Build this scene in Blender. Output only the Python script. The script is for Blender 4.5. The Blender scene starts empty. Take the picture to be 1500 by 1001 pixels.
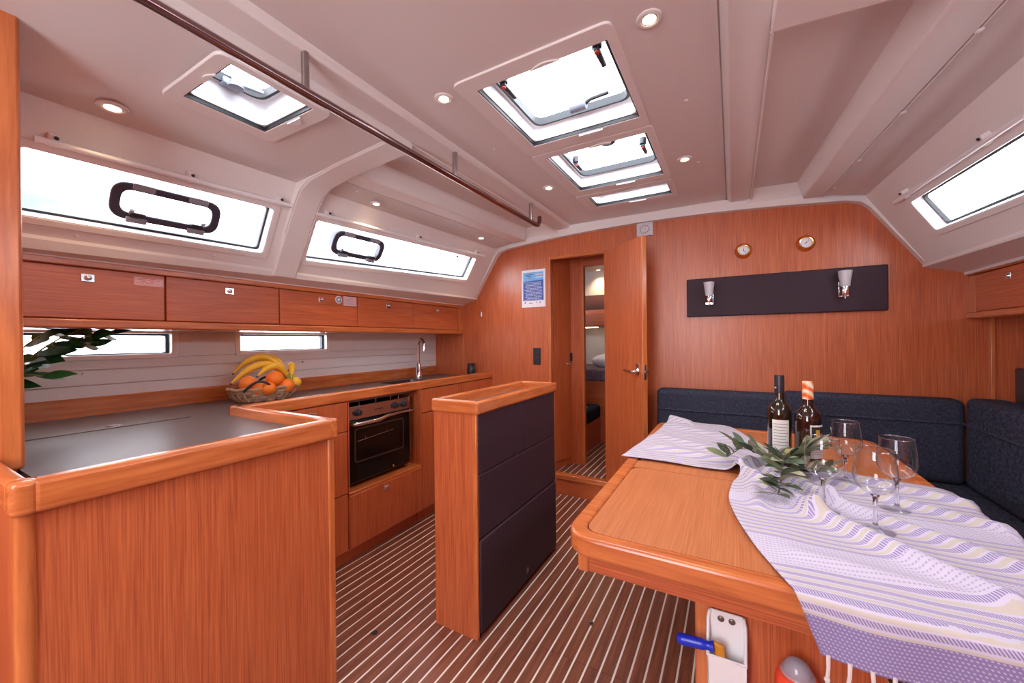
import bpy, bmesh, math, random
from mathutils import Vector, Matrix, noise
random.seed(7)
S = bpy.context.scene
COL = S.collection
# ------------------------------------------------------------------ camera
cam_d = bpy.data.cameras.new('camera'); cam = bpy.data.objects.new('camera', cam_d); COL.objects.link(cam)
cam_d.sensor_width = 36; cam_d.lens = 571.54*36/1500; cam_d.clip_start = .01
yaw, pit, rol = math.radians(29.491), math.radians(.1846), math.radians(.571)
Fv = Vector((-math.sin(yaw)*math.cos(pit), math.cos(yaw)*math.cos(pit), -math.sin(pit)))
Rv = Vector((math.cos(yaw), math.sin(yaw), 0)); Dv = Fv.cross(Rv)
R2 = math.cos(rol)*Rv+math.sin(rol)*Dv; D2 = -math.sin(rol)*Rv+math.cos(rol)*Dv
m3 = Matrix((R2, -D2, -Fv)).transposed().to_4x4(); m3.translation = (0, 0, 1.2)
cam.matrix_world = m3
S.camera = cam
# ------------------------------------------------------------------ world and exposure
W = bpy.data.worlds.new('overcast_sky'); S.world = W; W.use_nodes = True
nt = W.node_tree; bg = nt.nodes['Background']
bg.inputs['Color'].default_value = (.92, .94, 1.0, 1); bg.inputs['Strength'].default_value = 8.5
vs = S.view_settings
vs.view_transform = 'Standard'; vs.look = 'None'; vs.gamma = 1; vs.use_curve_mapping = False
vs.exposure = 0.66
S.cycles.diffuse_bounces = 8; S.cycles.transparent_max_bounces = 24; S.cycles.max_bounces = 16
def portal(name, loc, size, target):
    l = bpy.data.lights.new(name, 'AREA'); l.shape = 'RECTANGLE'; l.size, l.size_y = size
    o = bpy.data.objects.new(name, l); COL.objects.link(o); o.location = loc
    o.rotation_euler = (Vector(target)-Vector(loc)).to_track_quat('-Z', 'Y').to_euler()
    l.cycles.is_portal = True
    return o
# sky portals: the deck hatches, the side windows and the companionway behind the camera
portal('hatch_portal', (-.53, 1.34, 2.19), (.5, .5), (-.53, 1.34, 0))
portal('hatch_portal', (-.53, 1.93, 2.19), (.5, .5), (-.53, 1.93, 0))
portal('hatch_portal', (-.53, 2.39, 2.19), (.5, .25), (-.53, 2.39, 0))
portal('hatch_portal', (-1.36, .69, 2.19), (.35, .32), (-1.36, .69, 0))
portal('companionway_top_offscreen', (-.54, -.80, 2.16), (.82, .5), (-.54, -.80, 0))
portal('companionway_aft_offscreen', (-.54, -1.285, 1.45), (.82, 1.2), (-.54, 0, 1.45))

# ------------------------------------------------------------------ mesh helpers
class MB:
    def __init__(s): s.v = []; s.f = []; s.uv = None
    def face(s, pts):
        i = len(s.v); s.v += [tuple(p) for p in pts]; s.f.append(tuple(range(i, i+len(pts))))
    def box(s, x0, x1, y0, y1, z0, z1):
        i = len(s.v)
        s.v += [(x, y, z) for z in (z0, z1) for x, y in ((x0, y0), (x1, y0), (x1, y1), (x0, y1))]
        s.f += [tuple(i+k for k in q) for q in ((3, 2, 1, 0), (4, 5, 6, 7), (0, 1, 5, 4), (1, 2, 6, 5), (2, 3, 7, 6), (3, 0, 4, 7))]
        return s
    def hexa(s, b, t):      # four bottom points, four top points, same order
        i = len(s.v); s.v += [tuple(p) for p in b]+[tuple(p) for p in t]
        s.f += [tuple(i+k for k in q) for q in ((3, 2, 1, 0), (4, 5, 6, 7), (0, 1, 5, 4), (1, 2, 6, 5), (2, 3, 7, 6), (3, 0, 4, 7))]
        return s
    def prism(s, out, z0, z1, M=None):
        M = M or (lambda a, b, c: (a, b, c)); n = len(out); i = len(s.v)
        s.v += [M(a, b, z0) for a, b in out]+[M(a, b, z1) for a, b in out]
        s.f += [tuple(range(i+n-1, i-1, -1)), tuple(range(i+n, i+2*n))]
        s.f += [(i+k, i+(k+1) % n, i+n+(k+1) % n, i+n+k) for k in range(n)]
        return s
    def ring(s, out, inn, z0, z1, M=None):
        M = M or (lambda a, b, c: (a, b, c)); n = len(out); i = len(s.v)
        for L, z in ((out, z0), (inn, z0), (out, z1), (inn, z1)): s.v += [M(a, b, z) for a, b in L]
        for k in range(n):
            j = (k+1) % n
            s.f += [(i+k, i+n+k, i+n+j, i+j), (i+2*n+k, i+2*n+j, i+3*n+j, i+3*n+k), (i+k, i+j, i+2*n+j, i+2*n+k), (i+n+k, i+3*n+k, i+3*n+j, i+n+j)]
        return s
    def lathe(s, prof, n=24, c=(0, 0, 0), M=None):
        M = M or (lambda a, b, z: (a, b, z)); i = len(s.v); m = len(prof)
        for r, z in prof:
            for k in range(n):
                a = 2*math.pi*k/n; s.v.append(M(c[0]+r*math.cos(a), c[1]+r*math.sin(a), c[2]+z))
        for q in range(m-1):
            for k in range(n):
                j = (k+1) % n; s.f.append((i+q*n+k, i+q*n+j, i+(q+1)*n+j, i+(q+1)*n+k))
        if prof[0][0] > 1e-5: s.f.append(tuple(i+k for k in range(n-1, -1, -1)))
        if prof[-1][0] > 1e-5: s.f.append(tuple(i+(m-1)*n+k for k in range(n)))
        return s
    def tube(s, pts, r, n=10, caps=True):
        pts = [Vector(p) for p in pts]; i = len(s.v); up = None; m = len(pts)
        for q, p in enumerate(pts):
            t = (pts[min(q+1, m-1)]-pts[max(q-1, 0)]).normalized()
            if up is None:
                up = Vector((0, 0, 1)) if abs(t.z) < .9 else Vector((1, 0, 0))
            a = t.cross(up).normalized(); up = a.cross(t).normalized()
            rr = r[q] if isinstance(r, (list, tuple)) else r
            for k in range(n):
                w = 2*math.pi*k/n; s.v.append(tuple(p+a*rr*math.cos(w)+up*rr*math.sin(w)))
        for q in range(m-1):
            for k in range(n):
                j = (k+1) % n; s.f.append((i+q*n+k, i+q*n+j, i+(q+1)*n+j, i+(q+1)*n+k))
        if caps: s.f += [tuple(i+k for k in range(n-1, -1, -1)), tuple(i+(m-1)*n+k for k in range(n))]
        return s
    def sphere(s, c, r, n=16, m=10, sx=1, sy=1, sz=1):
        i = len(s.v)
        for q in range(m+1):
            th = math.pi*q/m
            for k in range(n):
                a = 2*math.pi*k/n
                s.v.append((c[0]+sx*r*math.sin(th)*math.cos(a), c[1]+sy*r*math.sin(th)*math.sin(a), c[2]-sz*r*math.cos(th)))
        for q in range(m):
            for k in range(n):
                j = (k+1) % n; s.f.append((i+q*n+k, i+q*n+j, i+(q+1)*n+j, i+(q+1)*n+k))
        return s
    def sweep(s, path, w, t, axis='Y', y0=0, y1=0):  # ribbon: 2D path (x,z) with inward thickness, extruded over y0..y1
        n = len(path); L = []
        for q, (x, z) in enumerate(path):
            a = Vector(path[max(q-1, 0)]); b = Vector(path[min(q+1, n-1)]); d = (b-a).normalized()
            L.append((x-d.y*t, z+d.x*t))
        out = [(x, z) for x, z in path]+L[::-1]
        return s.prism(out, y0, y1, lambda a, b, c: (a, c, b))

def rpoly(pts, r, n=6):     # rounded polygon outline (2D)
    out = []; m = len(pts)
    for i in range(m):
        p = Vector(pts[i]); a = (Vector(pts[i-1])-p); b = (Vector(pts[(i+1) % m])-p)
        ang = a.angle(b); d = min(r/math.tan(ang/2), a.length*.49, b.length*.49)
        p1 = p+a.normalized()*d; p2 = p+b.normalized()*d
        for k in range(n+1):
            t = k/n; q = p1*(1-t)**2+p*2*t*(1-t)+p2*t*t; out.append((q.x, q.y))
    return out
def rrect(x0, x1, y0, y1, r, n=6): return rpoly([(x0, y0), (x1, y0), (x1, y1), (x0, y1)], r, n)
def gridpanel(us, vs_, holes, mapf, thick):   # slab with rectangular holes; indices (iu,iv) of hole cells
    mb = MB(); nu, nv = len(us)-1, len(vs_)-1
    solid = lambda a, b: 0 <= a < nu and 0 <= b < nv and (a, b) not in holes
    for a in range(nu):
        for b in range(nv):
            if not solid(a, b): continue
            P = [(us[a], vs_[b]), (us[a+1], vs_[b]), (us[a+1], vs_[b+1]), (us[a], vs_[b+1])]
            mb.face([mapf(u, v, 0) for u, v in P][::-1]); mb.face([mapf(u, v, thick) for u, v in P])
            for k, (da, db) in enumerate(((0, -1), (1, 0), (0, 1), (-1, 0))):
                if not solid(a+da, b+db):
                    p, q = P[k], P[(k+1) % 4]
                    mb.face([mapf(*p, 0), mapf(*q, 0), mapf(*q, thick), mapf(*p, thick)])
    return mb
def mesh(name, mb, smooth=False, merge=True):
    me = bpy.data.meshes.new(name); me.from_pydata(mb.v, [], mb.f); me.update()
    b = bmesh.new(); b.from_mesh(me)
    if merge: bmesh.ops.remove_doubles(b, verts=b.verts, dist=1e-5)
    bmesh.ops.recalc_face_normals(b, faces=b.faces); b.to_mesh(me); b.free()
    if smooth:
        me.polygons.foreach_set('use_smooth', [True]*len(me.polygons))
    return me
def obj(name, mb, mat, parent=None, bevel=0, smooth=False, local=False, seg=2, auto=True):
    if not local:
        if parent is not None: off = Vector(parent['_o']) if '_o' in parent else Vector((0, 0, 0))
        else:
            xs, ys, zs = zip(*mb.v); off = Vector(((min(xs)+max(xs))/2, (min(ys)+max(ys))/2, min(zs)))
        mb.v = [(x-off.x, y-off.y, z-off.z) for x, y, z in mb.v]
    me = mesh(name, mb, smooth); me.materials.append(mat)
    o = bpy.data.objects.new(name, me); COL.objects.link(o)
    if parent is not None: o.parent = parent; o['_o'] = parent['_o'] if '_o' in parent else (0, 0, 0)
    elif not local: o.location = off; o['_o'] = tuple(off)
    if bevel:
        m = o.modifiers.new('bevel', 'BEVEL'); m.width = bevel; m.segments = seg; m.limit_method = 'ANGLE'; m.angle_limit = math.radians(40)
        m.harden_normals = False
        me.polygons.foreach_set('use_smooth', [True]*len(me.polygons))
        if hasattr(me, 'set_sharp_from_angle'): me.set_sharp_from_angle(angle=math.radians(50))
    elif smooth and hasattr(me, 'set_sharp_from_angle') and auto: me.set_sharp_from_angle(angle=math.radians(50))
    return o
def thing(name, label, cat, loc, group=None, rz=0):
    o = bpy.data.objects.new(name, None); COL.objects.link(o); o.location = loc; o.rotation_euler.z = rz
    o.empty_display_size = .05; o['_o'] = tuple(loc)
    if label: o['label'] = label
    if cat: o['category'] = cat
    if group: o['group'] = group
    return o
def tag(o, label, cat, group=None):
    o['label'] = label; o['category'] = cat
    if group: o['group'] = group
    return o
def struct(o, label=None):
    o['kind'] = 'structure'
    if label: o['label'] = label
    return o
def copy_tree(o, parent=None):
    c = o.copy(); COL.objects.link(c)
    if parent is not None: c.parent = parent
    for ch in o.children: copy_tree(ch, c)
    return c
# ------------------------------------------------------------------ materials
def newmat(name):
    m = bpy.data.materials.new(name); m.use_nodes = True; return m, m.node_tree, m.node_tree.nodes['Principled BSDF']
def plain(name, col, rough=.5, metal=0, bump=0, bscale=200, var=0, spec=.5, emit=0, trans=0, coat=0):
    m, t, b = newmat(name)
    b.inputs['Base Color'].default_value = (*col, 1); b.inputs['Roughness'].default_value = rough; b.inputs['Metallic'].default_value = metal
    b.inputs['Specular IOR Level'].default_value = spec; b.inputs['Coat Weight'].default_value = coat
    if trans: b.inputs['Transmission Weight'].default_value = trans
    if emit: b.inputs['Emission Color'].default_value = (*col, 1); b.inputs['Emission Strength'].default_value = emit
    tc = t.nodes.new('ShaderNodeTexCoord'); no = t.nodes.new('ShaderNodeTexNoise'); no.inputs['Scale'].default_value = bscale; no.inputs['Detail'].default_value = 3
    t.links.new(tc.outputs['Object'], no.inputs['Vector'])
    mix = t.nodes.new('ShaderNodeMix'); mix.data_type = 'RGBA'
    mix.inputs[6].default_value = (*[c*(1-var) for c in col], 1); mix.inputs[7].default_value = (*[min(1, c*(1+var)) for c in col], 1)
    t.links.new(no.outputs['Fac'], mix.inputs[0]); t.links.new(mix.outputs[2], b.inputs['Base Color'])
    if bump:
        bp = t.nodes.new('ShaderNodeBump'); bp.inputs['Strength'].default_value = bump; bp.inputs['Distance'].default_value = .002
        t.links.new(no.outputs['Fac'], bp.inputs['Height']); t.links.new(bp.outputs['Normal'], b.inputs['Normal'])
    return m
def wood(name, light, dark, axis, rough=.36, fine=330, broad=40, contrast=1.25, coat=.15):
    m, t, b = newmat(name)
    tc = t.nodes.new('ShaderNodeTexCoord'); oi = t.nodes.new('ShaderNodeObjectInfo')
    add = t.nodes.new('ShaderNodeVectorMath'); add.operation = 'ADD'
    mul = t.nodes.new('ShaderNodeVectorMath'); mul.operation = 'SCALE'; mul.inputs['Scale'].default_value = 7.3
    comb = t.nodes.new('ShaderNodeCombineXYZ')
    for k in range(3): t.links.new(oi.outputs['Random'], comb.inputs[k])
    t.links.new(comb.outputs[0], mul.inputs[0]); t.links.new(tc.outputs['Object'], add.inputs[0]); t.links.new(mul.outputs[0], add.inputs[1])
    def nz(sc, along, det):
        mp = t.nodes.new('ShaderNodeMapping'); v = [sc]*3; v['XYZ'.index(axis)] = along; mp.inputs['Scale'].default_value = v
        n = t.nodes.new('ShaderNodeTexNoise'); n.inputs['Scale'].default_value = 1; n.inputs['Detail'].default_value = det; n.inputs['Roughness'].default_value = .6
        t.links.new(add.outputs[0], mp.inputs['Vector']); t.links.new(mp.outputs[0], n.inputs['Vector']); return n
    a = nz(fine, 5, 3); c = nz(broad, 1.2, 2)
    mx = t.nodes.new('ShaderNodeMath'); mx.operation = 'MULTIPLY_ADD'; mx.inputs[1].default_value = .80; mx.inputs[2].default_value = 0
    t.links.new(a.outputs['Fac'], mx.inputs[0])
    m2 = t.nodes.new('ShaderNodeMath'); m2.operation = 'MULTIPLY_ADD'; m2.inputs[1].default_value = .20
    t.links.new(c.outputs['Fac'], m2.inputs[0]); t.links.new(mx.outputs[0], m2.inputs[2])
    r = t.nodes.new('ShaderNodeValToRGB'); r.color_ramp.elements[0].position = .5-.22/contrast; r.color_ramp.elements[1].position = .5+.2/contrast
    r.color_ramp.elements[0].color = (*dark, 1); r.color_ramp.elements[1].color = (*light, 1)
    t.links.new(m2.outputs[0], r.inputs['Fac']); t.links.new(r.outputs['Color'], b.inputs['Base Color'])
    b.inputs['Roughness'].default_value = rough; b.inputs['Coat Weight'].default_value = coat; b.inputs['Coat Roughness'].default_value = .25
    bp = t.nodes.new('ShaderNodeBump'); bp.inputs['Strength'].default_value = .12; bp.inputs['Distance'].default_value = .001
    t.links.new(a.outputs['Fac'], bp.inputs['Height']); t.links.new(bp.outputs['Normal'], b.inputs['Normal'])
    return m
WL, WD = (.62, .162, .054), (.345, .064, .021)
WOODZ = wood('veneer_vertical', WL, WD, 'Z')
WOODY = wood('veneer_lengthwise', WL, WD, 'Y')
WOODX = wood('veneer_crosswise', WL, WD, 'X')
SOLY = wood('solid_wood_lengthwise', (.66, .20, .058), (.42, .098, .026), 'Y', rough=.25, fine=60, broad=9, coat=.4)
SOLX = wood('solid_wood_crosswise', (.66, .20, .058), (.42, .098, .026), 'X', rough=.25, fine=60, broad=9, coat=.4)
SOLZ = wood('solid_wood_upright', (.66, .20, .058), (.42, .098, .026), 'Z', rough=.28, fine=60, broad=9, coat=.3)
TABLE = wood('table_veneer', (.60, .215, .082), (.42, .125, .044), 'Y', rough=.36, fine=320, broad=30, coat=.12)
SOLE = wood('teak_plank', (.27, .095, .056), (.115, .038, .025), 'Y', rough=.34, fine=110, broad=30, coat=.25)
HOLLY = plain('holly_inlay', (.80, .74, .70), .4, var=.04)
LINER = plain('moulded_liner', (.78, .735, .72), .5, bump=.02, bscale=60, var=.015)
PANELM = plain('headliner_panel', (.72, .67, .66), .5, bump=.04, bscale=300, var=.02)
LINING = plain('hull_lining', (.77, .735, .745), .45, bump=.02, var=.02)
WHITE = plain('white_gelcoat', (.84, .84, .86), .3, var=.01)
GASKET = plain('black_rubber', (.012, .014, .02), .5, var=.2)
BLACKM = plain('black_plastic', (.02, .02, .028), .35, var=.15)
GREYP = plain('grey_plastic', (.28, .31, .38), .35, var=.05)
REDP = plain('red_plastic', (.7, .05, .03), .4, var=.05)
CHROME = plain('chrome', (.72, .72, .75), .12, 1, var=.02)
STEEL = plain('brushed_steel', (.42, .38, .38), .25, 1, var=.08, bscale=80)
BRASS = plain('polished_brass', (.75, .46, .14), .16, 1, var=.03)
VINYL = plain('brown_leatherette', (.046, .024, .034), .55, bump=.25, bscale=420, var=.12, spec=.18)
WORKTOP = plain('dark_laminate', (.12, .092, .094), .36, bump=.02, var=.12, bscale=500)
DARK = plain('matt_black', (.012, .009, .009), .6, var=.2)  # plain black of lettering, dial marks, clock hands and vent marks
PAPER = plain('paper_white', (.82, .8, .84), .7, var=.02)
def fabric(name, a, b_, sc=520):
    m, t, b = newmat(name)
    tc = t.nodes.new('ShaderNodeTexCoord'); outs = []
    for ax in ((sc, sc*.12, sc*.12), (sc*.12, sc*.12, sc)):
        mp = t.nodes.new('ShaderNodeMapping'); mp.inputs['Scale'].default_value = ax
        n = t.nodes.new('ShaderNodeTexNoise'); n.inputs['Scale'].default_value = 1; n.inputs['Detail'].default_value = 2
        t.links.new(tc.outputs['Object'], mp.inputs[0]); t.links.new(mp.outputs[0], n.inputs['Vector']); outs.append(n)
    mu = t.nodes.new('ShaderNodeMath'); mu.operation = 'ADD'; t.links.new(outs[0].outputs['Fac'], mu.inputs[0]); t.links.new(outs[1].outputs['Fac'], mu.inputs[1])
    r = t.nodes.new('ShaderNodeValToRGB'); r.color_ramp.elements[0].position = .38; r.color_ramp.elements[1].position = .66
    mh = t.nodes.new('ShaderNodeMath'); mh.operation = 'MULTIPLY'; mh.inputs[1].default_value = .5; t.links.new(mu.outputs[0], mh.inputs[0])
    r.color_ramp.elements[0].color = (*a, 1); r.color_ramp.elements[1].color = (*b_, 1)
    t.links.new(mh.outputs[0], r.inputs[0]); t.links.new(r.outputs[0], b.inputs['Base Color']); b.inputs['Roughness'].default_value = .9
    b.inputs['Specular IOR Level'].default_value = .15
    bp = t.nodes.new('ShaderNodeBump'); bp.inputs['Strength'].default_value = .3; bp.inputs['Distance'].default_value = .001
    t.links.new(mh.outputs[0], bp.inputs['Height']); t.links.new(bp.outputs[0], b.inputs['Normal'])
    return m
NAVY = fabric('navy_upholstery', (.016, .018, .034), (.075, .077, .115))
TEAL = fabric('teal_upholstery', (.008, .02, .04), (.03, .06, .10))
def pane_mat(name, tint, gloss=.06):
    m = bpy.data.materials.new(name); m.use_nodes = True; t = m.node_tree; t.nodes.clear()
    o = t.nodes.new('ShaderNodeOutputMaterial'); mx = t.nodes.new('ShaderNodeMixShader'); mx.inputs[0].default_value = gloss
    a = t.nodes.new('ShaderNodeBsdfTransparent'); a.inputs[0].default_value = (*tint, 1); g = t.nodes.new('ShaderNodeBsdfGlossy'); g.inputs['Roughness'].default_value = .03
    t.links.new(a.outputs[0], mx.inputs[1]); t.links.new(g.outputs[0], mx.inputs[2]); t.links.new(mx.outputs[0], o.inputs[0])
    return m
PANE = pane_mat('acrylic_pane', (.95, .97, .98))
def glass_mat(name, col, rough=0, ior=1.45):
    m = bpy.data.materials.new(name); m.use_nodes = True; t = m.node_tree; t.nodes.clear()
    o = t.nodes.new('ShaderNodeOutputMaterial'); g = t.nodes.new('ShaderNodeBsdfGlass'); g.inputs['Color'].default_value = (*col, 1)
    g.inputs['Roughness'].default_value = rough; g.inputs['IOR'].default_value = ior; t.links.new(g.outputs[0], o.inputs[0]); return m
def thin_glass(name):
    m = bpy.data.materials.new(name); m.use_nodes = True; t = m.node_tree; t.nodes.clear()
    o = t.nodes.new('ShaderNodeOutputMaterial'); mx = t.nodes.new('ShaderNodeMixShader'); a = t.nodes.new('ShaderNodeBsdfTransparent'); a.inputs[0].default_value = (.975, .98, .985, 1)
    g = t.nodes.new('ShaderNodeBsdfGlossy'); g.inputs['Roughness'].default_value = .02; lw = t.nodes.new('ShaderNodeLayerWeight'); lw.inputs['Blend'].default_value = .5
    pw = t.nodes.new('ShaderNodeMath'); pw.operation = 'POWER'; pw.inputs[1].default_value = 2.6; t.links.new(lw.outputs['Facing'], pw.inputs[0])
    f = t.nodes.new('ShaderNodeMath'); f.operation = 'MULTIPLY_ADD'; f.inputs[1].default_value = .85; f.inputs[2].default_value = .075; t.links.new(pw.outputs[0], f.inputs[0])
    t.links.new(f.outputs[0], mx.inputs[0]); t.links.new(a.outputs[0], mx.inputs[1]); t.links.new(g.outputs[0], mx.inputs[2]); t.links.new(mx.outputs[0], o.inputs[0]); return m
GLASS = thin_glass('clear_glass')
LAMPE = plain('lamp_glow', (1.0, .80, .50), .5, emit=9)
FROST = plain('frosted_glass', (.72, .68, .72), .45, trans=.25, var=.02)
XC = -.54
def sup(Y): return 1.17+.058*(2.82-Y)
def slo(Y): return 1.41+.042*(2.82-Y)
YA = -1.25   # aft end of the saloon
YB = 2.83    # forward bulkhead, saloon face
# ================================================================== SETTING
# ---- floor: sub-floor slab with teak planks and holly inlays
fl = struct(obj('floor', MB().box(-2.6, 1.7, YA, YB+.02, -.05, -.006), SOLE)); fl['_o'] = tuple(fl.location)
PIT, PH = .0492, -.1803
k0, k1 = math.ceil((-1.86-PH)/PIT), math.floor((1.0-PH)/PIT)
for k in range(k0, k1+1):
    x = PH+k*PIT; xm = x+PIT/2
    cut = 1.232 if xm < -1.0 else 1.375
    for (ya, yb) in ((YA+.01, cut-.001), (cut+.001, YB-.003)):
        obj('plank', MB().box(x+.0035, x+PIT-.0035, ya, yb, -.006, 0), SOLE, fl)
    obj('inlay_strip', MB().box(x-.0033, x+.0033, YA+.01, YB-.003, -.006, -.0004), HOLLY, fl)
for (x, y) in ((-1.292, 1.109), (-.528, 1.589)):
    r = thing('floor_lift_ring', 'small round steel lift ring beside the galley in the striped floor' if x < -1 else 'small round steel lift ring by the dining table in the striped floor', 'ring', (x, y, 0))
    obj('rim', MB().ring([(.014*math.cos(a*.5236), .014*math.sin(a*.5236)) for a in range(12)], [(.009*math.cos(a*.5236), .009*math.sin(a*.5236)) for a in range(12)], -.001, .0015, lambda a, b, c, x=x, y=y: (x+a, y+b, c)), STEEL, r)
    obj('hole_shade', MB().lathe([(.0092, -.002), (.0092, .0004)], 12, (x, y, 0)), BLACKM, r)  # flat black disc standing in for the shade inside the hole
# ---- forward bulkhead with the door opening
DX0, DX1, DZ0, DZ1 = -1.247, -.796, .150, 1.835
def bulk(u, v, w):      # the bulkhead follows the inside of the coachroof
    s_ = 9 if v <= 1.545 else (1.47-.25*(v-1.546)/.42 if v < 1.967 else 1.20)
    return (max(XC-s_, min(XC+s_, u)), YB+w, v)
wf = struct(obj('wall_front', gridpanel([-2.46, DX0, DX1, 1.55], [-.01, DZ0, 1.545, 1.546, DZ1, 1.966, 2.14], {(1, 1), (1, 2), (1, 3)}, bulk, .032), WOODZ))
# seams of the bulkhead veneer
tr = struct(obj('trim_1', MB().box(1.100, 1.117, YB-.012, YB+.001, .55, 1.30), SOLZ, bevel=.003))
tr = struct(obj('trim_2', MB().box(-2.112, -2.100, YB-.004, YB+.001, .93, 1.27), SOLZ, bevel=.002))
# door frame
df = struct(thing('trim_3', None, None, (DX0, YB, DZ0)))
f = .018
obj('jamb', MB().box(DX0-f, DX0+.004, YB-.010, YB+.036, DZ0, DZ1+f), SOLZ, df, .003)
obj('jamb', MB().box(DX1-.004, DX1+f, YB-.004, YB+.036, DZ0, DZ1+f), SOLZ, df, .003)
obj('head_rail', MB().box(DX0-f, DX1+f, YB-.008, YB+.036, DZ1-.004, DZ1+f), SOLX, df, .003)
obj('sill', MB().box(DX0-.02, DX1+.02, YB-.022, YB+.036, DZ0-.034, DZ0+.008), SOLX, df, .006)
obj('riser', MB().box(DX0-.02, DX1+.06, YB-.012, YB+.001, 0, DZ0-.03), WOODX, df)
# ---- hull sides and aft end
struct(obj('wall_right', MB().box(1.52, 1.56, YA, YB, 0, 1.6), WOODY))
wb = gridpanel([-2.6, -.95, -.13, 1.7], [-.02, .85, 2.05, 2.14], {(1, 1)}, lambda u, v, w: (u, YA-.03+w, v), .03)
struct(obj('wall_back', wb, WOODZ))
# hull lining above the galley, window openings
HX = -2.42
wl = gridpanel([YA, .29, .85, 1.16, 1.695, YB+.01], [-.02, 1.152, 1.249, 1.6], {(1, 1), (3, 1)}, lambda u, v, w: (HX-.012-w, u, v), .05)
wl = struct(obj('wall_left', wl, LINING)); 
segs = [(.92, 1.0225, [(.24, YB)]), (1.0225, 1.0890, [(.24, YB)]), (1.089, 1.1555-.02, [(.24, YB)]), (1.1355, 1.268, [(.24, .27), (.87, 1.14), (1.715, 2.30), (2.30, YB)])]
for z0, z1, L in segs:
    for ya, yb in L: obj('lining_plank', MB().box(HX-.012, HX, ya, yb, z0+.0012, z1-.0012), LINING, wl, .0015)
def lining_hook(y, z):
    h = thing('lining_hook', 'tiny white hook on the lilac lining ' + ('under the long hull window' if y < 1 else 'above the fruit basket'), 'hook', (HX, y, z))
    obj('plate', MB().box(HX, HX+.003, y-.012, y+.012, z-.006, z+.006), WHITE, h, .001)
    obj('hook', MB().tube([(HX+.002, y, z), (HX+.014, y, z-.002), (HX+.016, y, z-.010)], .003, 6), STEEL, h)
lining_hook(.545, 1.078); lining_hook(1.52, 1.078)
def hull_window(n, y0, y1, z0, z1):
    w = struct(thing(n, None, None, (HX, y0, z0)))
    M = lambda a, b, c: (HX+c, a, b)
    obj('frame', MB().ring(rrect(y0-.024, y1+.028, z0-.022, z1+.02, .012), rrect(y0, y1, z0, z1, .01), -.012, .010, M), LINER, w, .003)
    obj('gasket', MB().ring(rrect(y0-.001, y1+.001, z0-.001, z1+.001, .01), rrect(y0+.007, y1-.014, z0+.006, z1-.010, .008), -.05, -.022, M), GASKET, w)
    obj('pane', MB().prism(rrect(y0-.01, y1+.01, z0-.01, z1+.01, .01), -.058, -.052, M), PANE, w)
hull_window('window_1', .29, .85, 1.152, 1.249); hull_window('window_2', 1.16, 1.695, 1.152, 1.249)
# ---- partition panel at the aft end of the galley
wp = struct(obj('wall_partition', MB().box(HX, -1.54, .206, .236, 0, 2.02), WOODZ))
struct(obj('trim_4', MB().box(-1.545, -1.492, .198, .241, .90, 2.02), SOLZ, bevel=.008, seg=3))
struct(obj('wall_aft_left', MB().box(-1.66, -1.64, YA, .205, 0, 2.03), WOODZ))
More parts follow.
